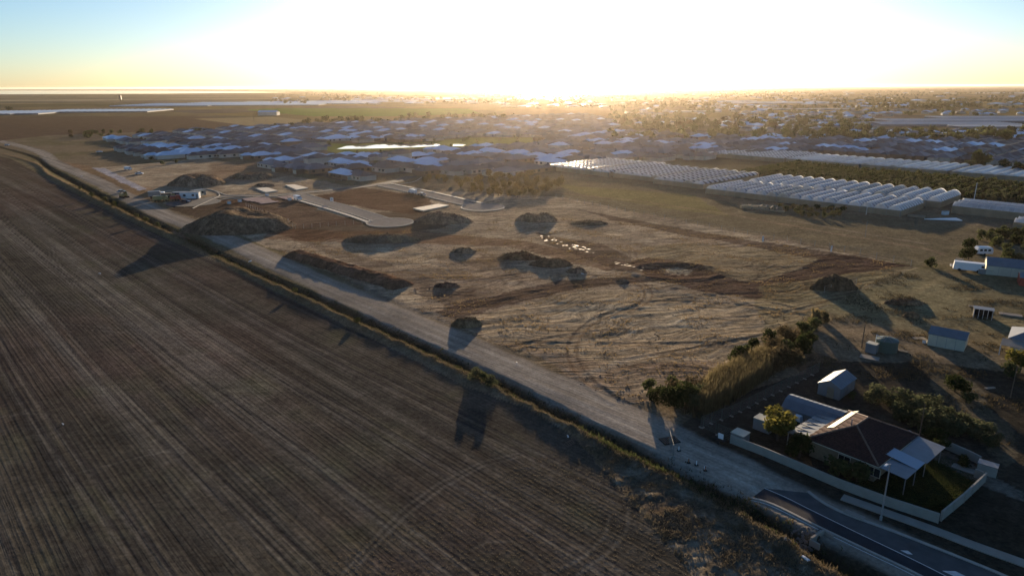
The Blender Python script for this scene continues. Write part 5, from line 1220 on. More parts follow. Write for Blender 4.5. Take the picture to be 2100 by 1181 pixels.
farblock('blue-grey barn-like shed beside the green field', 552, 237, 34, 22, R(3), 1, 9, 'rooflight', True)
for px, py, w, d, lab in ((1905, 257, 200, 55, 'long low greenhouse row at the right, front row'), (1995, 250, 250, 55, 'long low greenhouse row at the right, second row'), (2065, 244, 220, 55, 'long low greenhouse row at the right, back row'), (2060, 263, 120, 30, 'small greenhouse row in front at the right edge')):
    farblock(lab, px, py, w, d, R(-3), 8, 3.4, along=True)
for px, py, w, d, lab in ((1600, 212, 320, 120, 'pale greenhouse sheet beyond the right trees'), (1480, 209, 200, 90, 'thin greenhouse sheet left of the pale one beyond the trees'), (1430, 231, 90, 14, 'bright thin shed roof in front of the golden trees'), (1660, 226, 200, 12, 'sunlit thin roofs row beyond the suburb'), (2080, 192, 300, 150, 'faint far greenhouse near the right horizon')):
    farblock(lab, px, py, w, d, 0, 6, 3.2, along=True)
# scrap frames of a dismantled tunnel
x, y = G(1565, 428); t = thing('dismantled_tunnel', 'pale skeleton of a dismantled tunnel lying in front of the nearest greenhouse', 'frame', x, y, .0, yg + .3)
q = random.Random(8)
for k in range(9):
    b = MB(); b.box(0, 0, 0, 9.5, .7, q.uniform(.5, 1.3)); b.build('rail', M['filmwall'], t, (q.uniform(-5, 5), -5 + k * 1.5, 0), q.uniform(-.08, .08))
for k in range(8):
    b = MB(); b.box(0, 0, 0, .5, 5.5, q.uniform(.4, 1.4)); b.build('crosspiece', M['wood' if k % 2 else 'concrete'], t, (-8 + k * 2.3, q.uniform(-3, 3), 0), q.uniform(-.2, .2))
wt = [(-9, -6), (-3, -7.5), (-4, 7), (-10, 7)]
x, y = G(1935, 450); b = MB(); b.poly([(-7.5, 0, .35), (5, -3.6, .35), (6, 1.8, .35)]); b.poly([(-7.5, 0, 0), (5, -3.6, 0), (5, -3.6, .35), (-7.5, 0, .35)]); o = b.build('plastic_sheet', M['white'], None, (x, y, z_at(x, y) + .1), 0); tag(o, 'white triangular sheet spread on grass in front of the right greenhouse', 'sheet')
boxthing('white_bags', 'pair of white bags between the greenhouses at the right', 'bags', 1938, 440, 2.4, 1.4, 1.6, M['white'], 0.3)
boxthing('concrete_trough', 'low pale trough on grass below the greenhouse corner', 'trough', 1879, 445, 6.0, 1.0, .8, M['filmwall'], YAW + .2)

SHORT = {'bush in the dense green scrub around the caravan at the right': 'green bush', 'garden tree among the roofs of the right suburb': 'garden tree', 'golden backlit tree in the wood above the middle suburb': 'golden backlit tree',
 'bushy tree in the dark belt right of the tan paddock': 'bushy tree', 'tree in the hazy belt above the suburb': 'hazy tree', 'low tree in the thin scrub line far left of the suburb': 'low tree', 'small park tree beside the pond': 'small tree', 'small garden tree between the suburb roofs': 'small garden tree', 'dark hedge tree in the short hedge above the left suburb': 'dark hedge tree'}
# ------------------------------------------------------------------ the suburb
def hipmesh(W, D, h, rise, seed, roofm):
    q = random.Random(seed); b = MB(); o = .5
    def hip(cx, cy, w, d, z, rs, axis):
        w2, d2 = w / 2 + o, d / 2 + o
        if axis == 0: r = max(.3, w2 - d2); a, c = (cx - r, cy), (cx + r, cy)
        else: r = max(.3, d2 - w2); a, c = (cx, cy - r), (cx, cy + r)
        P = [(cx - w2, cy - d2, z), (cx + w2, cy - d2, z), (cx + w2, cy + d2, z), (cx - w2, cy + d2, z), (*a, z + rs), (*c, z + rs)]
        fs = ((0, 1, 5, 4), (1, 2, 5), (2, 3, 4, 5), (3, 0, 4)) if axis == 0 else ((0, 1, 4), (1, 2, 5, 4), (2, 3, 5), (3, 0, 4, 5))
        for f in fs: b.poly([P[i] for i in f])
        b.poly([P[3], P[2], P[1], P[0]])
    hip(0, 0, W, D, h, rise, 0 if W > D else 1)
    ww = W * q.uniform(.38, .5); sx = q.choice((-1, 1)); hip(sx * (W / 2 - ww / 2), -D / 2 - 1.2, ww, D * .5, h + .003, rise * .72, 1)
    if q.random() < .6: hip(-sx * (W / 2 - ww * .4), D / 2 + 1.0, ww * .8, D * .45, h + .006, rise * .65, 1)
    w = MB(); w.box(0, 0, 0, W, D, h - .02); w.box(sx * (W / 2 - ww / 2), -D / 2 - 1.2, 0, ww - .06, D * .5, h - .03)
    return b.mesh('roof', roofm), w, sx, ww
ARCH = []
for i, (W_, D_, two) in enumerate(((13, 17, 0), (12, 19, 0), (15, 15, 0), (14, 18, 0), (11, 17, 0), (12, 13, 1))):
    h_ = 5.6 if two else 2.7
    rm = {}
    for key in ('rooflight', 'roofmid', 'roofdark', 'roofbrown'):
        r_, w_, sx, ww = hipmesh(W_, D_, h_, 2.5, i, M[key]); rm[key] = r_
    wm = [w_.mesh('wall', M['housewall']), w_.mesh('wall', M['housewall2'])]
    gd = MB().box(0, 0, 0, 4.6, .1, 2.2).mesh('garage_door', M['cream']); wi = MB().box(0, 0, 0, 1.8, .1, 1.3).mesh('window', M['glass'])
    ARCH.append((W_, D_, h_, rm, wm, gd, wi, sx, ww))
q = random.Random(42); placed = []; hn = [0]
def house_at(x, y, yaw, ai, key, label, near, group=None):
    W_, D_, h_, rm, wm, gd, wi, sx, ww = ARCH[ai]; t = thing('suburban_house', label, 'house', x, y, 0.0, yaw, group); sc_ = q.uniform(.92, 1.05); t.scale = (sc_, sc_, 1)
    put('roof', rm[key], t); put('wall', wm[q.random() < .35], t)
    if near:
        fy = -D_ / 2 - 1.2 - D_ * .25 - .05; put('garage_door', gd, t, (sx * (W_ / 2 - ww / 2), fy, 0.02))
        for k in (-.25, .05): put('window', wi, t, (-sx * W_ * (.25 + k * .6), -D_ / 2 - .05, .9))
        for k in (-.3, .1, .35): put('window', wi, t, (sx * (W_ / 2 + .05), D_ * k, .9), math.pi / 2); put('window', wi, t, (-sx * (W_ / 2 + .05), D_ * k, .9), math.pi / 2)
        if h_ > 5:
            for k in (-.3, 0, .3): put('window', wi, t, (W_ * k, -D_ / 2 - .05, 3.6))
            for k in (-.3, .1, .35): put('window', wi, t, (-sx * (W_ / 2 + .05), D_ * k, 3.6), math.pi / 2)
    placed.append((x, y))
MAN = [(252, 290, 'L', 'leftmost pale blue roof of the suburb, at its far corner'), (310, 298, 'L', 'pale-edged roof beside the leftmost houses, with a white rim'), (328, 305, 'L', 'pale roof in front of the white-rimmed one at the suburb left corner'),
       (395, 318, 'L', 'long pale roof at the left front of the suburb, joined to dark roofs'), (447, 291, 'L', 'turquoise-grey roof in the left part of the suburb'), (544, 305, 'L', 'pale roof left of the white two-storey house'),
       (538, 325, 'L', 'small bright blue roof at the left of the front row'), (585, 335, 'L', 'bright roof left of the large front-row blue roof'), (648, 327, 'L', 'large bright blue hip roof above the front row'),
       (712, 326, 'L', 'pale roof just below the left end of the pond'), (700, 340, 'L', 'long pale roof right of the large blue hip'), (742, 346, 'L', 'pale roof in the second row above the isolated front house'),
       (705, 364, 'L', 'front house nearest the estate street, with one bright slope'), (752, 328, 'L', 'pale roof below the middle of the pond'), (822, 336, 'L', 'bright parallelogram roof in the middle front of the suburb'),
       (856, 326, 'L', 'pale roof below the right end of the pond'), (905, 312, 'L', 'pale roof at the water edge right of the pond end'), (882, 345, 'L', 'bright roof above the scattered orchard left end'), (930, 316, 'L', 'pale lilac roof right of the pond'),
       (1008, 317, 'L', 'lilac-blue roof, first of the row of four right of the pond'), (1058, 321, 'L', 'lilac-blue roof, second of the row of four right of the pond'), (1103, 327, 'L', 'lilac-blue roof, third of the row of four right of the pond'),
       (1130, 338, 'L', 'lilac-blue roof, fourth of the row of four, next to the glittering greenhouse'), (680, 290, 'L', 'pale roof on the left of the far bank of the pond'), (728, 289, 'L', 'tallest pale roof on the far bank of the pond'), (762, 289, 'L', 'pale roof third along the far bank of the pond'),
       (800, 285, 'L', 'pale roof of the right pair behind the pond, left one'), (843, 286, 'L', 'pale roof of the right pair behind the pond, right one'), (622, 268, 'L', 'small bright roof alone near the far edge of the suburb'),
       (1260, 275, 'L', 'pale blue roof in the hazy part of the suburb right of the glare'), (1305, 285, 'L', 'faint blue roof right of the hazy one'), (1355, 300, 'L', 'lilac hip roof above the middle greenhouse'), (1240, 302, 'L', 'small turquoise roof front of the haze'),
       (1583, 284, 'L', 'pale roof in the middle of the right suburb'), (1740, 312, 'L', 'bright hip roof at the front of the right suburb'), (1670, 285, 'L', 'long pale roof in the right suburb'), (1640, 306, 'M', 'grey-blue front roof left of the bright right-suburb hip'),
       (1470, 318, 'M', 'slate front roof behind the far greenhouse strip'), (1225, 318, 'M', 'slate roof in the glare above the greenhouses'), (1210, 332, 'M', 'slate roof touching the glittering greenhouse'),
       (420, 324, 'D', 'dark front-left roof beside the long pale one'), (470, 322, 'D', 'dark roof at the middle of the left front row'), (505, 316, 'D', 'dark purple roof at the end of the left front row'), (560, 343, 'M', 'slate roof at the left of the second front row'),
       (610, 350, 'M', 'wide slate roof in the second front row'), (650, 354, 'M', 'slate roof in the second front row next to the bright-sloped house'), (740, 368, 'D', 'dark house right behind the bright-sloped front house'), (790, 352, 'B', 'brown roof facing the estate street bend'), (835, 350, 'B', 'brown roof at the corner of the estate street'),
       (880, 357, 'B', 'brown front roof with pale ridge lines above the orchard'), (925, 356, 'B', 'brown front roof, second with pale ridge lines'), (970, 354, 'B', 'brown front roof above the middle of the orchard'), (1015, 350, 'B', 'brown front roof above the right of the orchard'), (1060, 347, 'B', 'brown front roof next to the last lilac roof')]
KM = dict(L='rooflight', M='roofmid', D='roofdark', B='roofbrown')
x, y = G(600, 303); house_at(x, y, YAW, 5, 'rooflight', 'big white two-storey house with pale roof beside the pond', True); placed.append((x + 8, y)); 
x, y = G(1432, 292); house_at(x, y, YAW, 5, 'rooflight', 'white two-storey house in the right part of the suburb', True)
for px, py, k_, lab in MAN:
    x, y = G(px, py)
    if all(math.hypot(x - a, y - c) > 12 for a, c in placed): house_at(x, y, YAW + (math.pi / 2 if q.random() < .5 else 0) + (math.pi if q.random() < .5 else 0), q.randrange(5), KM[k_], lab, True)
sub = PL(SUBURB); park = PL([(640, 306), (680, 321), (780, 322), (905, 314), (960, 306), (1115, 299), (1105, 281), (960, 282), (860, 291), (650, 295)]); wood = PL([(1260, 268), (1500, 282), (1960, 290), (1960, 255), (1500, 238), (1260, 252)])
cand = []
ia0, ia1 = -60, 60
for i in range(ia0, ia1):
    for j in range(-20, 70):
        row = j % 2; b_ = 330 + (j // 2) * 54 + (0 if row == 0 else 21.5); a_ = -900 + (i + 60) * 15.5
        x, y = L2W(a_, b_); cand.append((x, y, row))
cx_ = np.array([c[0] for c in cand]); cy_ = np.array([c[1] for c in cand]); ok = inpoly(cx_, cy_, sub) & ~inpoly(cx_, cy_, park) & ~inpoly(cx_, cy_, wood)
PA = np.array(placed)
cl = [cand[i] for i in np.where(ok)[0]]; cl.sort(key=lambda c: math.hypot(c[0], c[1]))
rest_r, rest_w = {}, MB(); nearc = 0; rest = []
for x, y, row in cl:
    if (np.hypot(PA[:, 0] - x, PA[:, 1] - y) < 14.5).any(): continue
    if len(placed) < 300:
        key = q.choices(['rooflight', 'roofmid', 'roofdark', 'roofbrown'], [.13, .32, .25, .30])[0]
        d_ = math.hypot(x, y); near = d_ < 480; nearc += near
        nm_ = dict(rooflight='pale metal', roofmid='slate blue', roofdark='charcoal', roofbrown='dull brown')[key]
        side = 'left' if x < -110 else ('glare' if x < 90 else 'right')
        lab = '%s hip-roofed house packed among similar roofs in the %s' % (nm_, {'left': 'left suburb beyond the site', 'glare': 'hazy middle suburb', 'right': 'right suburb behind the far greenhouses'}[side])
        house_at(x, y, YAW + (math.pi if row else 0) + q.uniform(-.05, .05), q.randrange(5) if q.random() < .97 else 5, key, lab, near, 'the %s suburb' % dict(left='left', glare='hazy middle', right='right')[side])
    else: rest.append((x, y, row))
def simple_house(bs, x, y, yaw, w, d, h, rs, key):
    b = bs.setdefault(key, MB()); c, s = math.cos(yaw), math.sin(yaw); w2, d2 = w / 2, d / 2; r = max(.3, abs(w2 - d2))
    T = lambda a, e, z: (x + a * c - e * s, y + a * s + e * c, z)
    A = [(-w2, -d2), (w2, -d2), (w2, d2), (-w2, d2)]; rr = [(0, -r), (0, r)] if d2 > w2 else [(-r, 0), (r, 0)]
    P = [T(*a, h) for a in A] + [T(*a, h + rs) for a in rr]
    for f in (((0, 1, 4), (1, 2, 5, 4), (2, 3, 5), (3, 0, 4, 5)) if d2 > w2 else ((0, 1, 5, 4), (1, 2, 5), (2, 3, 4, 5), (3, 0, 4))): b.poly([P[i] for i in f])
    bw = bs.setdefault('wall', MB()); bw.box(x, y, 0, w - .9, d - .9, h - .02, rz=yaw)
bs = {}
for x, y, row in rest: simple_house(bs, x, y, YAW, q.uniform(11, 15), q.uniform(15, 19), 2.7, 2.4, q.choices(['rooflight', 'roofmid', 'roofdark', 'roofbrown'], [.12, .4, .25, .23])[0])
# scattered older houses among trees and toward the horizon
for k in range(430):
    px = q.choice((q.uniform(1280, 2100), q.uniform(1500, 2100))); py = q.uniform(226, 292); x, y = G(px, py)
    if inpoly(np.array([x]), np.array([y]), sub)[0] or (px > 1790 and 238 < py < 272): continue
    simple_house(bs, x, y, q.uniform(0, 3), q.uniform(10, 18), q.uniform(10, 16), 2.8, 2.2, q.choices(['rooflight', 'roofmid', 'roofbrown'], [.5, .25, .25])[0])
for k in range(200):
    px = q.uniform(1000, 2150); py = q.uniform(188, 222); x, y = G(px, py); simple_house(bs, x, y, q.uniform(0, 3), q.uniform(12, 40), q.uniform(12, 30), 3.2, 2.0, q.choices(['rooflight', 'roofmid'], [.6, .4])[0])
for k in range(60):
    px = q.uniform(560, 1000); py = q.uniform(200, 215); x, y = G(px, py); simple_house(bs, x, y, q.uniform(0, 3), q.uniform(14, 40), q.uniform(12, 30), 3.2, 2.0, 'rooflight')
allb = MB(); mats_ = []
for mi_, (key, b) in enumerate(bs.items()):
    mats_.append(M['housewall'] if key == 'wall' else M[key]); off = len(allb.v); allb.v += b.v; allb.f += [tuple(i + off for i in f) for f in b.f]; allb.m += [mi_] * len(b.f)
o = allb.build('distant_houses', mats_); tag(o, 'roofs of the distant houses beyond the near suburb and among far trees', 'houses', kind='stuff')
# back fences and streets of the suburb
for j in range(0, 26, 1):
    b_ = 330 + j * 54 - 16; pts = []
    segs = []; cur = []
    for i in range(0, 120):
        x, y = L2W(-900 + i * 15.5, b_)
        if inpoly(np.array([x]), np.array([y]), sub)[0] and not inpoly(np.array([x]), np.array([y]), park)[0] and not inpoly(np.array([x]), np.array([y]), wood)[0]: cur.append((x, y))
        else:
            if len(cur) > 2: segs.append(cur)
            cur = []
    if len(cur) > 2: segs.append(cur)
    for s in segs:
        if math.hypot(*s[len(s) // 2]) < 900: ribbon('suburb_street', s[::3] if len(s) > 6 else s, 8.0, 0.06, M['asphalt'], px=False)
# tower on the coastal plain
x, y = G(247, 205); t = thing('brick_tower', 'lone dark tower standing on the coastal plain at the far left', 'tower', x, y, 0, .3)
b = MB(); b.box(0, 0, 0, 9, 9, 17, taper=.85); b.build('shaft', M['roofbrown'], t); b = MB(); b.box(0, 0, 17, 9, 9, 2.5); b.build('cap', M['dark'], t)

# ------------------------------------------------------------------ vegetation
def P2(px, py): 
    x, y = G(px, py); return x, y, (z_at(x, y) if math.hypot(x, y) < 700 else 0) - .05
def veg(kind, px, py, s, label, cat='bush', name='bush', sz=None, trunk=False, group=None, q=random.Random(77)):
    x, y, z = P2(px, py); me = q.choice(CR[kind]) if kind != 'gold' else CR['round_'][0]
    return plant(name, me, (TR[q.randrange(3)] if trunk else None), label, cat, x, y, z, s, q.uniform(0, 6.28), group, sz)
# round the brick house
veg('gold', 1594, 903, 3.2, 'big round yellow-green bush inside the left end of the street wall', trunk=True, sz=2.4)
veg('dark', 1638, 938, 2.3, 'dark bush between the yellow bush and the brick house', trunk=True)
veg('olive', 1718, 975, 2.0, 'grey-green shrub in front of the house wall, left of its neighbour', trunk=True, sz=1.5)
veg('olive', 1757, 987, 2.1, 'grey-green shrub in front of the house wall, right of its neighbour', trunk=True, sz=1.6)
veg('dark', 1920, 1045, 1.7, 'dark shrub in the front corner of the lawn', sz=1.0)
veg('dark', 1925, 925, 1.4, 'black rounded shrub behind the verandah corner', sz=1.1)
veg('dark', 1975, 955, 1.2, 'dark low shrub against the back wall', sz=.8)
# olive thicket right of the house
for i, (px, py, s, k_) in enumerate([(1800, 822, 2.6, 'olivebig'), (1836, 832, 2.9, 'olivebig'), (1872, 850, 3.0, 'olivebig'), (1905, 840, 2.5, 'olivebig'), (1850, 862, 2.4, 'olivebig'), (1895, 880, 2.8, 'olivebig'), (1930, 870, 2.7, 'olivebig'),
          (1955, 890, 2.6, 'olivebig'), (1980, 880, 2.3, 'olivebig'), (2005, 895, 2.4, 'olivebig'), (2030, 912, 2.0, 'olivebig'), (1958, 802, 2.4, 'dark'), (1985, 825, 1.4, 'olive'), (1915, 905, 1.8, 'dark')]):
    veg(k_, px, py, s, 'straggly olive bush in the thicket right of the tiled roof, %s from upper left' % ordn(i), trunk=k_ == 'dark', sz=s * .75, group='thicket right of the brick house')
for px, py, s, k_, lab in ((2090, 765, 2.2, 'gold', 'yellowish bush in front of the right edge house'), (2068, 775, 1.6, 'olive', 'grey bush left of the yellowish bush at the right edge'), (1745, 818, .8, 'olive', 'little bush at the corner of the small gabled shed'),
                           (1988, 512, 2.4, 'dark', 'dark tree standing left of the caravan, upper one'), (1985, 532, 2.6, 'dark', 'dark round bush below the upper dark tree by the caravan'), (1910, 548, 1.6, 'olive', 'green bush at the end of the wire fence'),
                           (1902, 546, 1.2, 'dark', 'dark low bush beside the green fence-end bush')):
    veg(k_, px, py, s, lab, trunk=True)
qq = random.Random(5)
n_ = 0
for k in range(46):
    px = qq.uniform(1985, 2110); py = qq.uniform(478, 548)
    if 1990 < px < 2040 and 505 < py < 545: continue
    if py > 528 and px < 2040: continue
    veg(qq.choice(['olive', 'olive', 'dark', 'olivebig']), px, py, qq.uniform(1.3, 2.1), 'bush in the dense green scrub around the caravan at the right', group='scrub around the caravan', q=qq)
# bank and reeds beside the site corner
for i, (px, py, s, k_) in enumerate([(1328, 806, 1.2, 'olive'), (1345, 828, 1.5, 'dark'), (1372, 838, 2.0, 'dark'), (1400, 832, 2.3, 'dark'), (1425, 838, 2.0, 'olivebig'), (1388, 812, 1.7, 'brown'), (1420, 805, 1.7, 'brown'), (1378, 800, 1.2, 'olive'), (1440, 822, 1.9, 'olivebig'),
     (1490, 788, 2.0, 'brown'), (1515, 745, 1.9, 'dark'), (1530, 735, 1.5, 'dark'), (1560, 760, 1.8, 'brown'), (1580, 752, 2.2, 'brown'), (1600, 745, 2.4, 'brown'), (1625, 750, 2.1, 'brown'), (1590, 722, 2.0, 'brown'), (1575, 705, 1.6, 'dark'), (1545, 718, 1.4, 'dark'),
     (1642, 725, 1.9, 'dark'), (1655, 712, 1.7, 'dark'), (1620, 700, 1.7, 'brown'), (1605, 690, 1.5, 'brown'), (1650, 690, 1.6, 'olive'), (1670, 680, 1.5, 'olive'), (1540, 765, 1.6, 'brown'), (1610, 728, 1.6, 'olive')]):
    veg(k_, px, py, s * 1.2, '%s bush in the scrub belt by the fence panels, %s from the road' % (dict(dark='dark', olive='grey-green', olivebig='leafy', brown='dry brown')[k_], ordn(i)), group='scrub belt beside the fence panels', sz=s * 1.15)
for px, py, s, lab in ((1672, 668, 2.1, 'tall pale yellow grass clump at the top of the scrub belt'), (1690, 662, 1.7, 'second pale yellow grass clump, right of the tallest'), (1650, 683, 1.4, 'small yellow grass clump below the tallest')):
    x, y, z = P2(px, py); me = leaf_mesh('clump', 900, blobs(int(px), .8, 1.6, 6, .2, .6), .14, M['reed'], int(px), up=2.5); tag(put('grass_clump', me, None, (x, y, z)), lab, 'grass clump').scale = (s, s, s)
def blades(name, pts, hmin, hmax, w, mt, label, seed=1, jit=.3, tuft=6, lean=.35, kind='stuff', cat='grass'):
    """upright tapering blades at ground points"""
    g = np.random.default_rng(seed); P_ = np.array(pts); P_ = np.repeat(P_, tuft, 0); n = len(P_)
    P_[:, :2] += g.normal(size=(n, 2)) * jit; a = g.uniform(0, 6.283, n); h = g.uniform(hmin, hmax, n); ln = g.normal(size=(n, 2)) * lean * h[:, None]
    dx, dy = np.cos(a) * w * g.uniform(.6, 1.4, n), np.sin(a) * w * g.uniform(.6, 1.4, n)
    b0 = P_ + np.stack([dx, dy, 0 * dx], 1); b1 = P_ - np.stack([dx, dy, 0 * dx], 1)
    tp = P_ + np.stack([ln[:, 0], ln[:, 1], h], 1); V = np.stack([b0, b1, tp], 1).reshape(-1, 3)
    o = put(name, mesh_np(name, V, np.arange(3 * n).reshape(n, 3), mt)); return tag(o, label, cat, kind=kind)
def scatter(poly, n, seed, dens=None):
    g = np.random.default_rng(seed); w = PL(poly); xs = [p[0] for p in w]; ys = [p[1] for p in w]
    X_ = g.uniform(min(xs), max(xs), n * 3); Y_ = g.uniform(min(ys), max(ys), n * 3); m_ = inpoly(X_, Y_, w)
    if dens: m_ &= g.uniform(size=len(X_)) < dens(X_, Y_)
    X_, Y_ = X_[m_][:n], Y_[m_][:n]; return np.stack([X_, Y_, heights(X_, Y_)], 1)
pr_ = scatter([(1432, 842), (1455, 790), (1500, 765), (1560, 735), (1582, 745), (1572, 775), (1500, 822), (1450, 848)], 2600, 3)
blades('reeds', pr_, 2.0, 3.6, .15, M['reed'], 'tall straw-coloured reeds in the scrub belt beside the road', 3, .25, 5, .12)
pr_ = scatter([(1395, 850), (1440, 780), (1520, 745), (1600, 700), (1660, 660), (1640, 740), (1560, 780), (1440, 860)], 1500, 4)
blades('undergrowth', pr_, .5, 1.4, .10, M['leaf_brown'], 'brown undergrowth between the bushes of the scrub belt', 4, .4, 5, .3)
# dry grass along the crest, road edges, rough ground and paddocks
def along(line, n, spread, seed, off=0.0):
    g = np.random.default_rng(seed); L_ = np.array(line); seg = np.hypot(*(L_[1:] - L_[:-1]).T); keep = np.hypot(L_[:-1, 0], L_[:-1, 1]) < 420; pr = seg * keep / (1 + np.hypot(L_[:-1, 0], L_[:-1, 1]) / 120); pr /= pr.sum()
    i = g.choice(len(seg), n, p=pr); t = g.uniform(size=n)[:, None]; p = L_[i] * (1 - t) + L_[i + 1] * t; d = (L_[i + 1] - L_[i]) / seg[i][:, None]
    p = p + np.stack([-d[:, 1], d[:, 0]], 1) * (g.normal(size=n) * spread + off)[:, None]
    return np.stack([p[:, 0], p[:, 1], heights(p[:, 0], p[:, 1])], 1)
blades('dry_grass', along(CREST, 7500, 1.3, 5), .12, .40, .05, M['dullstraw'], 'dry straw-coloured grass along the bank beside the ditch', 5, .2, 4, .4)
blades('dead_weeds', along(CREST, 2500, .9, 6, -1.6), .2, .5, .07, M['leaf_brown'], 'brown weeds on the ditch side of the bank', 6, .2, 4, .4)
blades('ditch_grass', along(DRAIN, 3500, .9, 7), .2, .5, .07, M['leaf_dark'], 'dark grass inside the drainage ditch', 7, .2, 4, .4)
pw = scatter([(1150, 862), (1180, 858), (1260, 905), (1400, 975), (1440, 1005), (1400, 990), (1250, 925)], 500, 8); blades('green_weeds', pw, .3, .7, .09, M['grass'], 'bright green weeds in the ditch near the road end', 8, .3, 5, .4)
rg = scatter([(1100, 850), (1180, 872), (1340, 950), (1470, 1010), (1600, 1105), (1720, 1200), (1440, 1200), (1345, 1090), (1270, 1000), (1180, 900)], 5200, 9, lambda a, c: np.clip((fbm(a / 3, c / 3, 200, 3) - .42) * 5, 0.05, 1))
blades('rough_grass', rg, .10, .3, .07, M['dullstraw'], 'tufts of dry grass on the rough bank at the bottom', 9, .2, 4, .5)
sg = scatter([(1250, 830), (1100, 740), (900, 655), (560, 510), (700, 480), (1150, 440), (1560, 490), (1880, 548), (1660, 640), (1560, 735), (1380, 825)], 11000, 10, lambda a, c: np.clip((fbm(a / 6, c / 6, 201, 3) - .5) * 5, 0, 1))
blades('site_weeds', sg, .1, .34, .12, M['straw'], 'sparse dry weeds over the churned site ground', 10, .4, 3, .5)
sg = scatter([(1560, 735), (1660, 640), (1860, 548), (2100, 600), (2200, 800), (2100, 960), (1960, 900), (1740, 760)], 6000, 11, lambda a, c: np.clip((fbm(a / 6, c / 6, 202, 3) - .48) * 5, 0, 1))
blades('paddock_grass', sg, .15, .45, .10, M['leaf_brown'], 'patchy brown grass in the right paddocks', 11, .4, 4, .5)
sg = scatter([(1700, 985), (1800, 985), (1940, 935), (2012, 975), (1925, 1062)], 3000, 12); blades('lawn_grass', sg, .04, .1, .05, M['grass'], 'short dark lawn grass inside the wall', 12, .3, 4, .5)
g_ = np.random.default_rng(40); a_ = g_.uniform(-60, 60, 60000); b_ = np.round(g_.uniform(-10, 90, 60000) / .74) * .74 + g_.normal(size=60000) * .07
fx_ = a_ * AX[0] + b_ * AY[0]; fy_ = a_ * AX[1] + b_ * AY[1]; k_ = inpoly(fx_, fy_, FIELD) & (np.hypot(fx_, fy_) > 52) & (np.hypot(fx_, fy_) < 125) & (np.abs(np.arctan2(fx_, fy_)) < .72)
fx_, fy_ = fx_[k_][:17000], fy_[k_][:17000]
blades('stubble', np.stack([fx_, fy_, heights(fx_, fy_)], 1), .03, .11, .045, M['stubble'], 'short stubble in drill rows on the near part of the ploughed field', 41, .12, 3, .7)
gg = random.Random(55); cb = MB()
for p in scatter([(1250, 830), (1100, 740), (900, 655), (560, 510), (700, 480), (1150, 440), (1560, 490), (1880, 548), (1660, 640), (1560, 735), (1380, 825)], 2600, 56, lambda a, c: np.clip((fbm(a / 9, c / 9, 203, 3) - .45) * 5, 0.03, 1)):
    s = gg.uniform(.08, .28); cb.box(p[0], p[1], p[2] - s * .2, s * 1.4, s, s * .6, rz=gg.uniform(0, 3), taper=.5)
tag(cb.build('earth_clods', CLOD), 'loose clods and lumps strewn over the churned site', 'clods', kind='stuff')
# bushes on the bank
for i, (px, py, s, k_, lab) in enumerate([(975, 782, 1.5, 'olivebig', 'leafy bush on the bank, left of the bank pair'), (1008, 794, 1.4, 'olivebig', 'leafy bush on the bank, right of the bank pair'), (992, 788, 1.1, 'olive', 'low bush between the bank pair'),
       (733, 664, .9, 'dark', 'small dark bush on the bank above the pair'), (606, 604, .8, 'olive', 'small bush on the bank below the earth bank'), (322, 466, 1.5, 'olivebig', 'yellow-green bush on the bank near the site offices'), (300, 459, 1.3, 'olive', 'bush on the bank left of the yellow-green one'),
       (282, 449, 1.1, 'olive', 'small bush third from the site offices along the bank'), (235, 424, 1.5, 'dark', 'dark bush on the far bank, beside the digger'), (215, 416, 1.4, 'olive', 'olive bush on the far bank left of the dark one'), (190, 408, 1.2, 'olive', 'olive bush farther along the far bank'), (165, 392, 1.0, 'olive', 'small bush farthest along the bank'),
       (1040, 802, .7, 'brown', 'tiny dry bush just right of the bank pair')]):
    veg(k_, px, py, s, lab, sz=s * .9, trunk=True)
# scattered orchard above the second cul-de-sac
q = random.Random(31); i = 0
spots = [(882, 373), (898, 371), (915, 375), (940, 375), (945, 384), (958, 378), (968, 386), (985, 372), (985, 383), (1000, 365), (972, 398), (990, 395), (1005, 378), (1018, 371), (1030, 381), (1012, 392), (1022, 401), (1035, 394), (1045, 372), (1045, 385), (1055, 396), (1065, 388),
         (1058, 376), (1068, 368), (1072, 402), (1080, 378), (1082, 392), (1045, 404), (1095, 386), (1092, 399), (1100, 377), (1078, 370), (1108, 395), (1120, 381), (1118, 396), (1130, 388), (1005, 402), (1030, 366), (1085, 365), (1142, 384), (1150, 380), (978, 377), (1060, 405), (1020, 384), (872, 376), (1100, 402)]
for px, py in spots:
    veg('bronze', px + q.uniform(-2, 2), py + q.uniform(-1, 1), q.uniform(1.9, 2.7), 'round backlit bronze tree, %s from the left in the loose orchard above the dirt field' % ordn(i), 'tree', 'orchard_tree', trunk=True, group='trees of the loose orchard', q=q); i += 1
# young trees between the scrap frame and the greenhouse
i = 0
for px, py in [(1600, 427), (1612, 432), (1625, 428), (1638, 434), (1650, 429), (1662, 436), (1676, 431), (1690, 437), (1702, 433), (1716, 438), (1728, 434), (1645, 443), (1660, 446), (1675, 445), (1690, 447), (1706, 445), (1720, 443), (1635, 438)]:
    veg('olive', px, py, q.uniform(1.3, 1.9), 'low tree, %s in the small plantation before the nearest greenhouse' % ordn(i), 'tree', 'young_tree', group='small plantation before the greenhouse', q=q, sz=1.3); i += 1
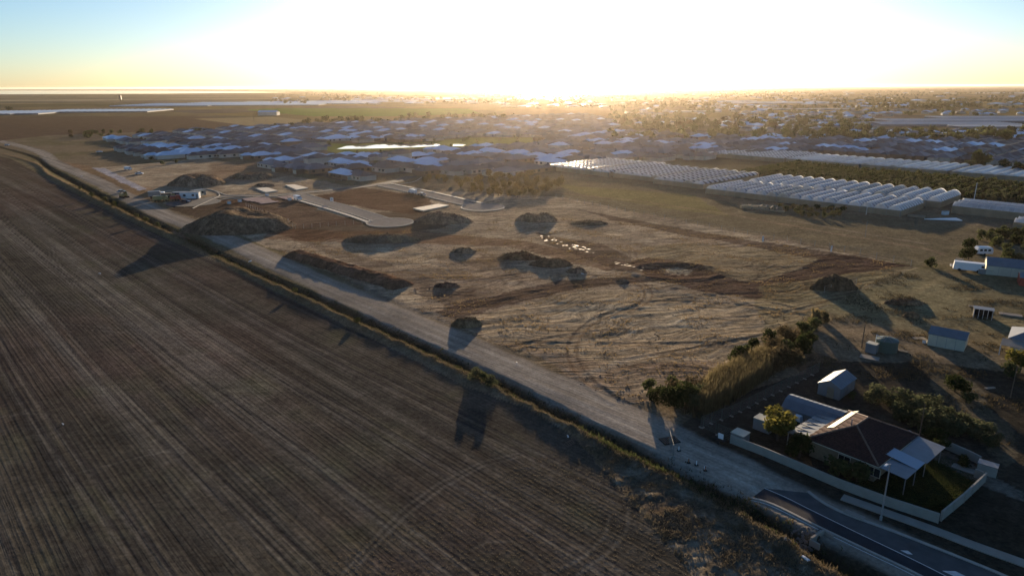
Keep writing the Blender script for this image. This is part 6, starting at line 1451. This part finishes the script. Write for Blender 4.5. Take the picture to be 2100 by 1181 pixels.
# the olive grove: rows between the two greenhouse strips
gp = PL(GROVE); rows_ = []
for a_ in np.arange(-200, 420, 4.7):
    for b_ in np.arange(240, 560, 4.3):
        rows_.append(L2W(a_ + q.uniform(-.5, .5), b_ + q.uniform(-.5, .5)))
RW = np.array(rows_); RW = RW[inpoly(RW[:, 0], RW[:, 1], gp)]; RW = RW[np.abs(np.degrees(np.arctan2(RW[:, 0], RW[:, 1]))) < 38.5]; RW = RW[np.argsort(np.hypot(RW[:, 0], RW[:, 1]))]
for k, (x, y) in enumerate(RW[:300]):
    s = q.uniform(1.5, 2.2); plant('grove_tree', q.choice(CR['farolive'] + CR['farolive'] + CR['fardark']), None, 'olive tree in the planted rows behind the long greenhouses', 'tree', float(x), float(y), -.1, s, q.uniform(0, 6.28), 'near rows of the olive grove', s * 1.05)
def merged(name, pos, protos, smin, smax, label, seed=0, mtkey=None, zsc=1.0, cat='trees'):
    g = random.Random(seed); Vs, n = [], 0; data = []
    for me in protos:
        v = np.empty(len(me.vertices) * 3, np.float32); me.vertices.foreach_get('co', v); data.append(v.reshape(-1, 3))
    for x, y in pos:
        v = g.choice(data); s = g.uniform(smin, smax); a = g.uniform(0, 6.28); c_, s_ = math.cos(a), math.sin(a)
        w = np.stack([v[:, 0] * c_ - v[:, 1] * s_, v[:, 0] * s_ + v[:, 1] * c_, v[:, 2] * zsc], 1) * s + np.array((x, y, 0)); Vs.append(w)
    V = np.concatenate(Vs); o = put(name, mesh_np(name, V, np.arange(len(V)).reshape(-1, 4), M[mtkey])); return tag(o, label, cat, kind='stuff')
if len(RW) > 300: merged('grove_trees', RW[300:], CR['farolive'][:2], 1.5, 2.2, 'far rows of the olive grove', 3, 'leaf_olive')
# bigger trees one can tell apart
for px, py, s, k_, lab in ((2012, 343, 8.0, 'fardark', 'huge dark spreading tree in front of the right suburb'), (2060, 352, 5.5, 'fardark', 'dark tree of the hedge right of the huge tree, left one'), (2090, 357, 5.5, 'fardark', 'dark tree of the hedge right of the huge tree, right one'), (1985, 345, 4.0, 'farolive', 'smaller tree at the foot of the huge dark tree'),
                           (19, 226, 7.5, 'fardark', 'dark tree on the horizon plain at the far left'), (598, 263, 6, 'fardark', 'dark bush mass beside the tan paddock, left one'), (628, 259, 8, 'fardark', 'dark bush mass beside the tan paddock, right one'), (566, 262, 4, 'fardark', 'small dark tree at the paddock corner')):
    veg(k_, px, py, s, lab, 'tree', 'tree', sz=s * .75, trunk=True)
q2 = random.Random(91)
def belt(n, pxr, pyr, kinds, s0, s1, lab, grp, cond=None):
    c = 0
    for k in range(n * 3):
        if c >= n: break
        px = q2.uniform(*pxr); t = q2.random(); lo, hi = pyr(px); py = lo + (hi - lo) * t
        if cond and not cond(px, py): continue
        k_ = q2.choice(kinds); s = q2.uniform(s0, s1); veg(k_, px, py, s, lab, 'tree', 'tree', sz=s * q2.uniform(.8, 1.1), group=grp, q=q2); c += 1
belt(14, (380, 440), lambda p: (272, 275), ['fardark'], 2.5, 3.5, 'dark hedge tree in the short hedge above the left suburb', 'the short dark hedge')
belt(26, (640, 830), lambda p: (247, 256), ['fardark', 'farolive'], 3.5, 6.0, 'bushy tree in the dark belt right of the tan paddock', 'the belt by the tan paddock')
belt(22, (830, 1060), lambda p: (238, 247), ['farolive', 'fardark'], 3.5, 6.0, 'tree in the hazy belt above the suburb', 'the hazy belt above the suburb')
belt(62, (1265, 1640), lambda p: (244 + (p - 1265) * .01, 268 + (p - 1265) * .02), ['farolive', 'farolive', 'fargold', 'fardark'], 4, 6.5, 'golden backlit tree in the wood above the middle suburb', 'golden wood above the suburb')
belt(90, (1600, 2100), lambda p: (250, 292), ['farolive', 'fardark', 'farolive'], 3.5, 6.0, 'garden tree among the roofs of the right suburb', 'garden trees of the right suburb', cond=lambda a, c: not (a > 1790 and c < 274))
belt(26, (130, 320), lambda p: (272, 284), ['farolive', 'fargold', 'fardark'], 2.0, 4.0, 'low tree in the thin scrub line far left of the suburb', 'thin scrub line far left')
belt(18, (640, 1110), lambda p: (287, 300), ['farolive'], 1.6, 2.6, 'small park tree beside the pond', 'park trees by the pond', cond=lambda a, c: not (680 < a < 905 and c > 291))
belt(40, (250, 1150), lambda p: (282, 345), ['farolive', 'fardark'], 1.2, 2.0, 'small garden tree between the suburb roofs', 'garden trees between the roofs')
# far treelines as masses
pos = []
for k in range(800):
    px = q2.uniform(1230, 2200); py = 184 + 40 * q2.random() ** 1.3
    if fbm(np.array([px / 60.]), np.array([py / 4.]), 300, 3)[0] < .5: continue
    pos.append(G(px, py))
for k in range(500):
    px = q2.uniform(560, 1200); py = q2.uniform(184, 214)
    if fbm(np.array([px / 50.]), np.array([py / 3.]), 301, 3)[0] < .55: continue
    pos.append(G(px, py))
sm = [leaf_mesh('crown', 26, blobs(70 + i, 1.0, 1.4, 4, .3, .7), .5, M['leaf_dark'], 70 + i) for i in range(3)]
pos = [(x + q2.gauss(0, 25) + j * 14, y) for x, y in pos for j in range(3)]
merged('treeline', pos, sm, 4, 7, 'dark lines of far trees towards the horizon', 5, 'leaf_dark', .9)
pos = []
for k in range(450):
    px = q2.uniform(1250, 2150); py = q2.uniform(222, 292)
    if px > 1790 and 240 < py < 272: continue
    pos.append(G(px, py))
merged('distant_trees', pos, sm, 3, 5.5, 'far garden trees and scrub mixed with roofs on the right', 6, 'leaf_olive', .9)

# ------------------------------------------------------------------ labels: which one of its group, by rows and place
def img(o):
    d = Vector(o.location) - Vector((0, 0, H)); f = d.dot(Fv); return (1050 + 1400 * d.dot(Rv) / f, f)
groups = {}
for o in list(col.objects):
    if o.parent is None and 'group' in o and 'label' in o: groups.setdefault((o['group'], o['label']), []).append(o)
for (g, lab), os_ in groups.items():
    if len(os_) < 2 or len(os_) > 120: continue
    os_.sort(key=lambda o: img(o)[1]); nb = 1 if len(os_) <= 12 else 3 if len(os_) <= 60 else 5
    bands = [''] if nb == 1 else ['front', 'middle', 'back'] if nb == 3 else ['front', 'second', 'middle', 'fourth', 'back']
    for bi in range(nb):
        part_ = os_[bi * len(os_) // nb:(bi + 1) * len(os_) // nb]; part_.sort(key=lambda o: img(o)[0])
        short = lab.split(' packed')[0] if 'packed' in lab else ' '.join(lab.split()[:4])
        short = SHORT.get(lab, short)
        for i, o in enumerate(part_):
            o['label'] = '%s, %s from left in %s%s' % (short, ordn(i), (bands[bi] + ' row of ' if bands[bi] else ''), g)
# ------------------------------------------------------------------ haze
def haze():
    b = MB(); b.box(0, 0, -3.5, 140000, 140000, 61.5)
    m = bpy.data.materials.new('haze air'); m.use_nodes = True; N = m.node_tree.nodes; N.clear()
    pv = N.new('ShaderNodeVolumePrincipled'); pv.inputs['Color'].default_value = (1.0, 0.87, 0.72, 1)
    pv.inputs['Density'].default_value = HAZE_DENSITY; pv.inputs['Anisotropy'].default_value = HAZE_G
    out = N.new('ShaderNodeOutputMaterial'); m.node_tree.links.new(pv.outputs[0], out.inputs['Volume'])
    o = b.build('haze', m); tag(o, kind='stuff')
HAZE_G = 0.8
haze()
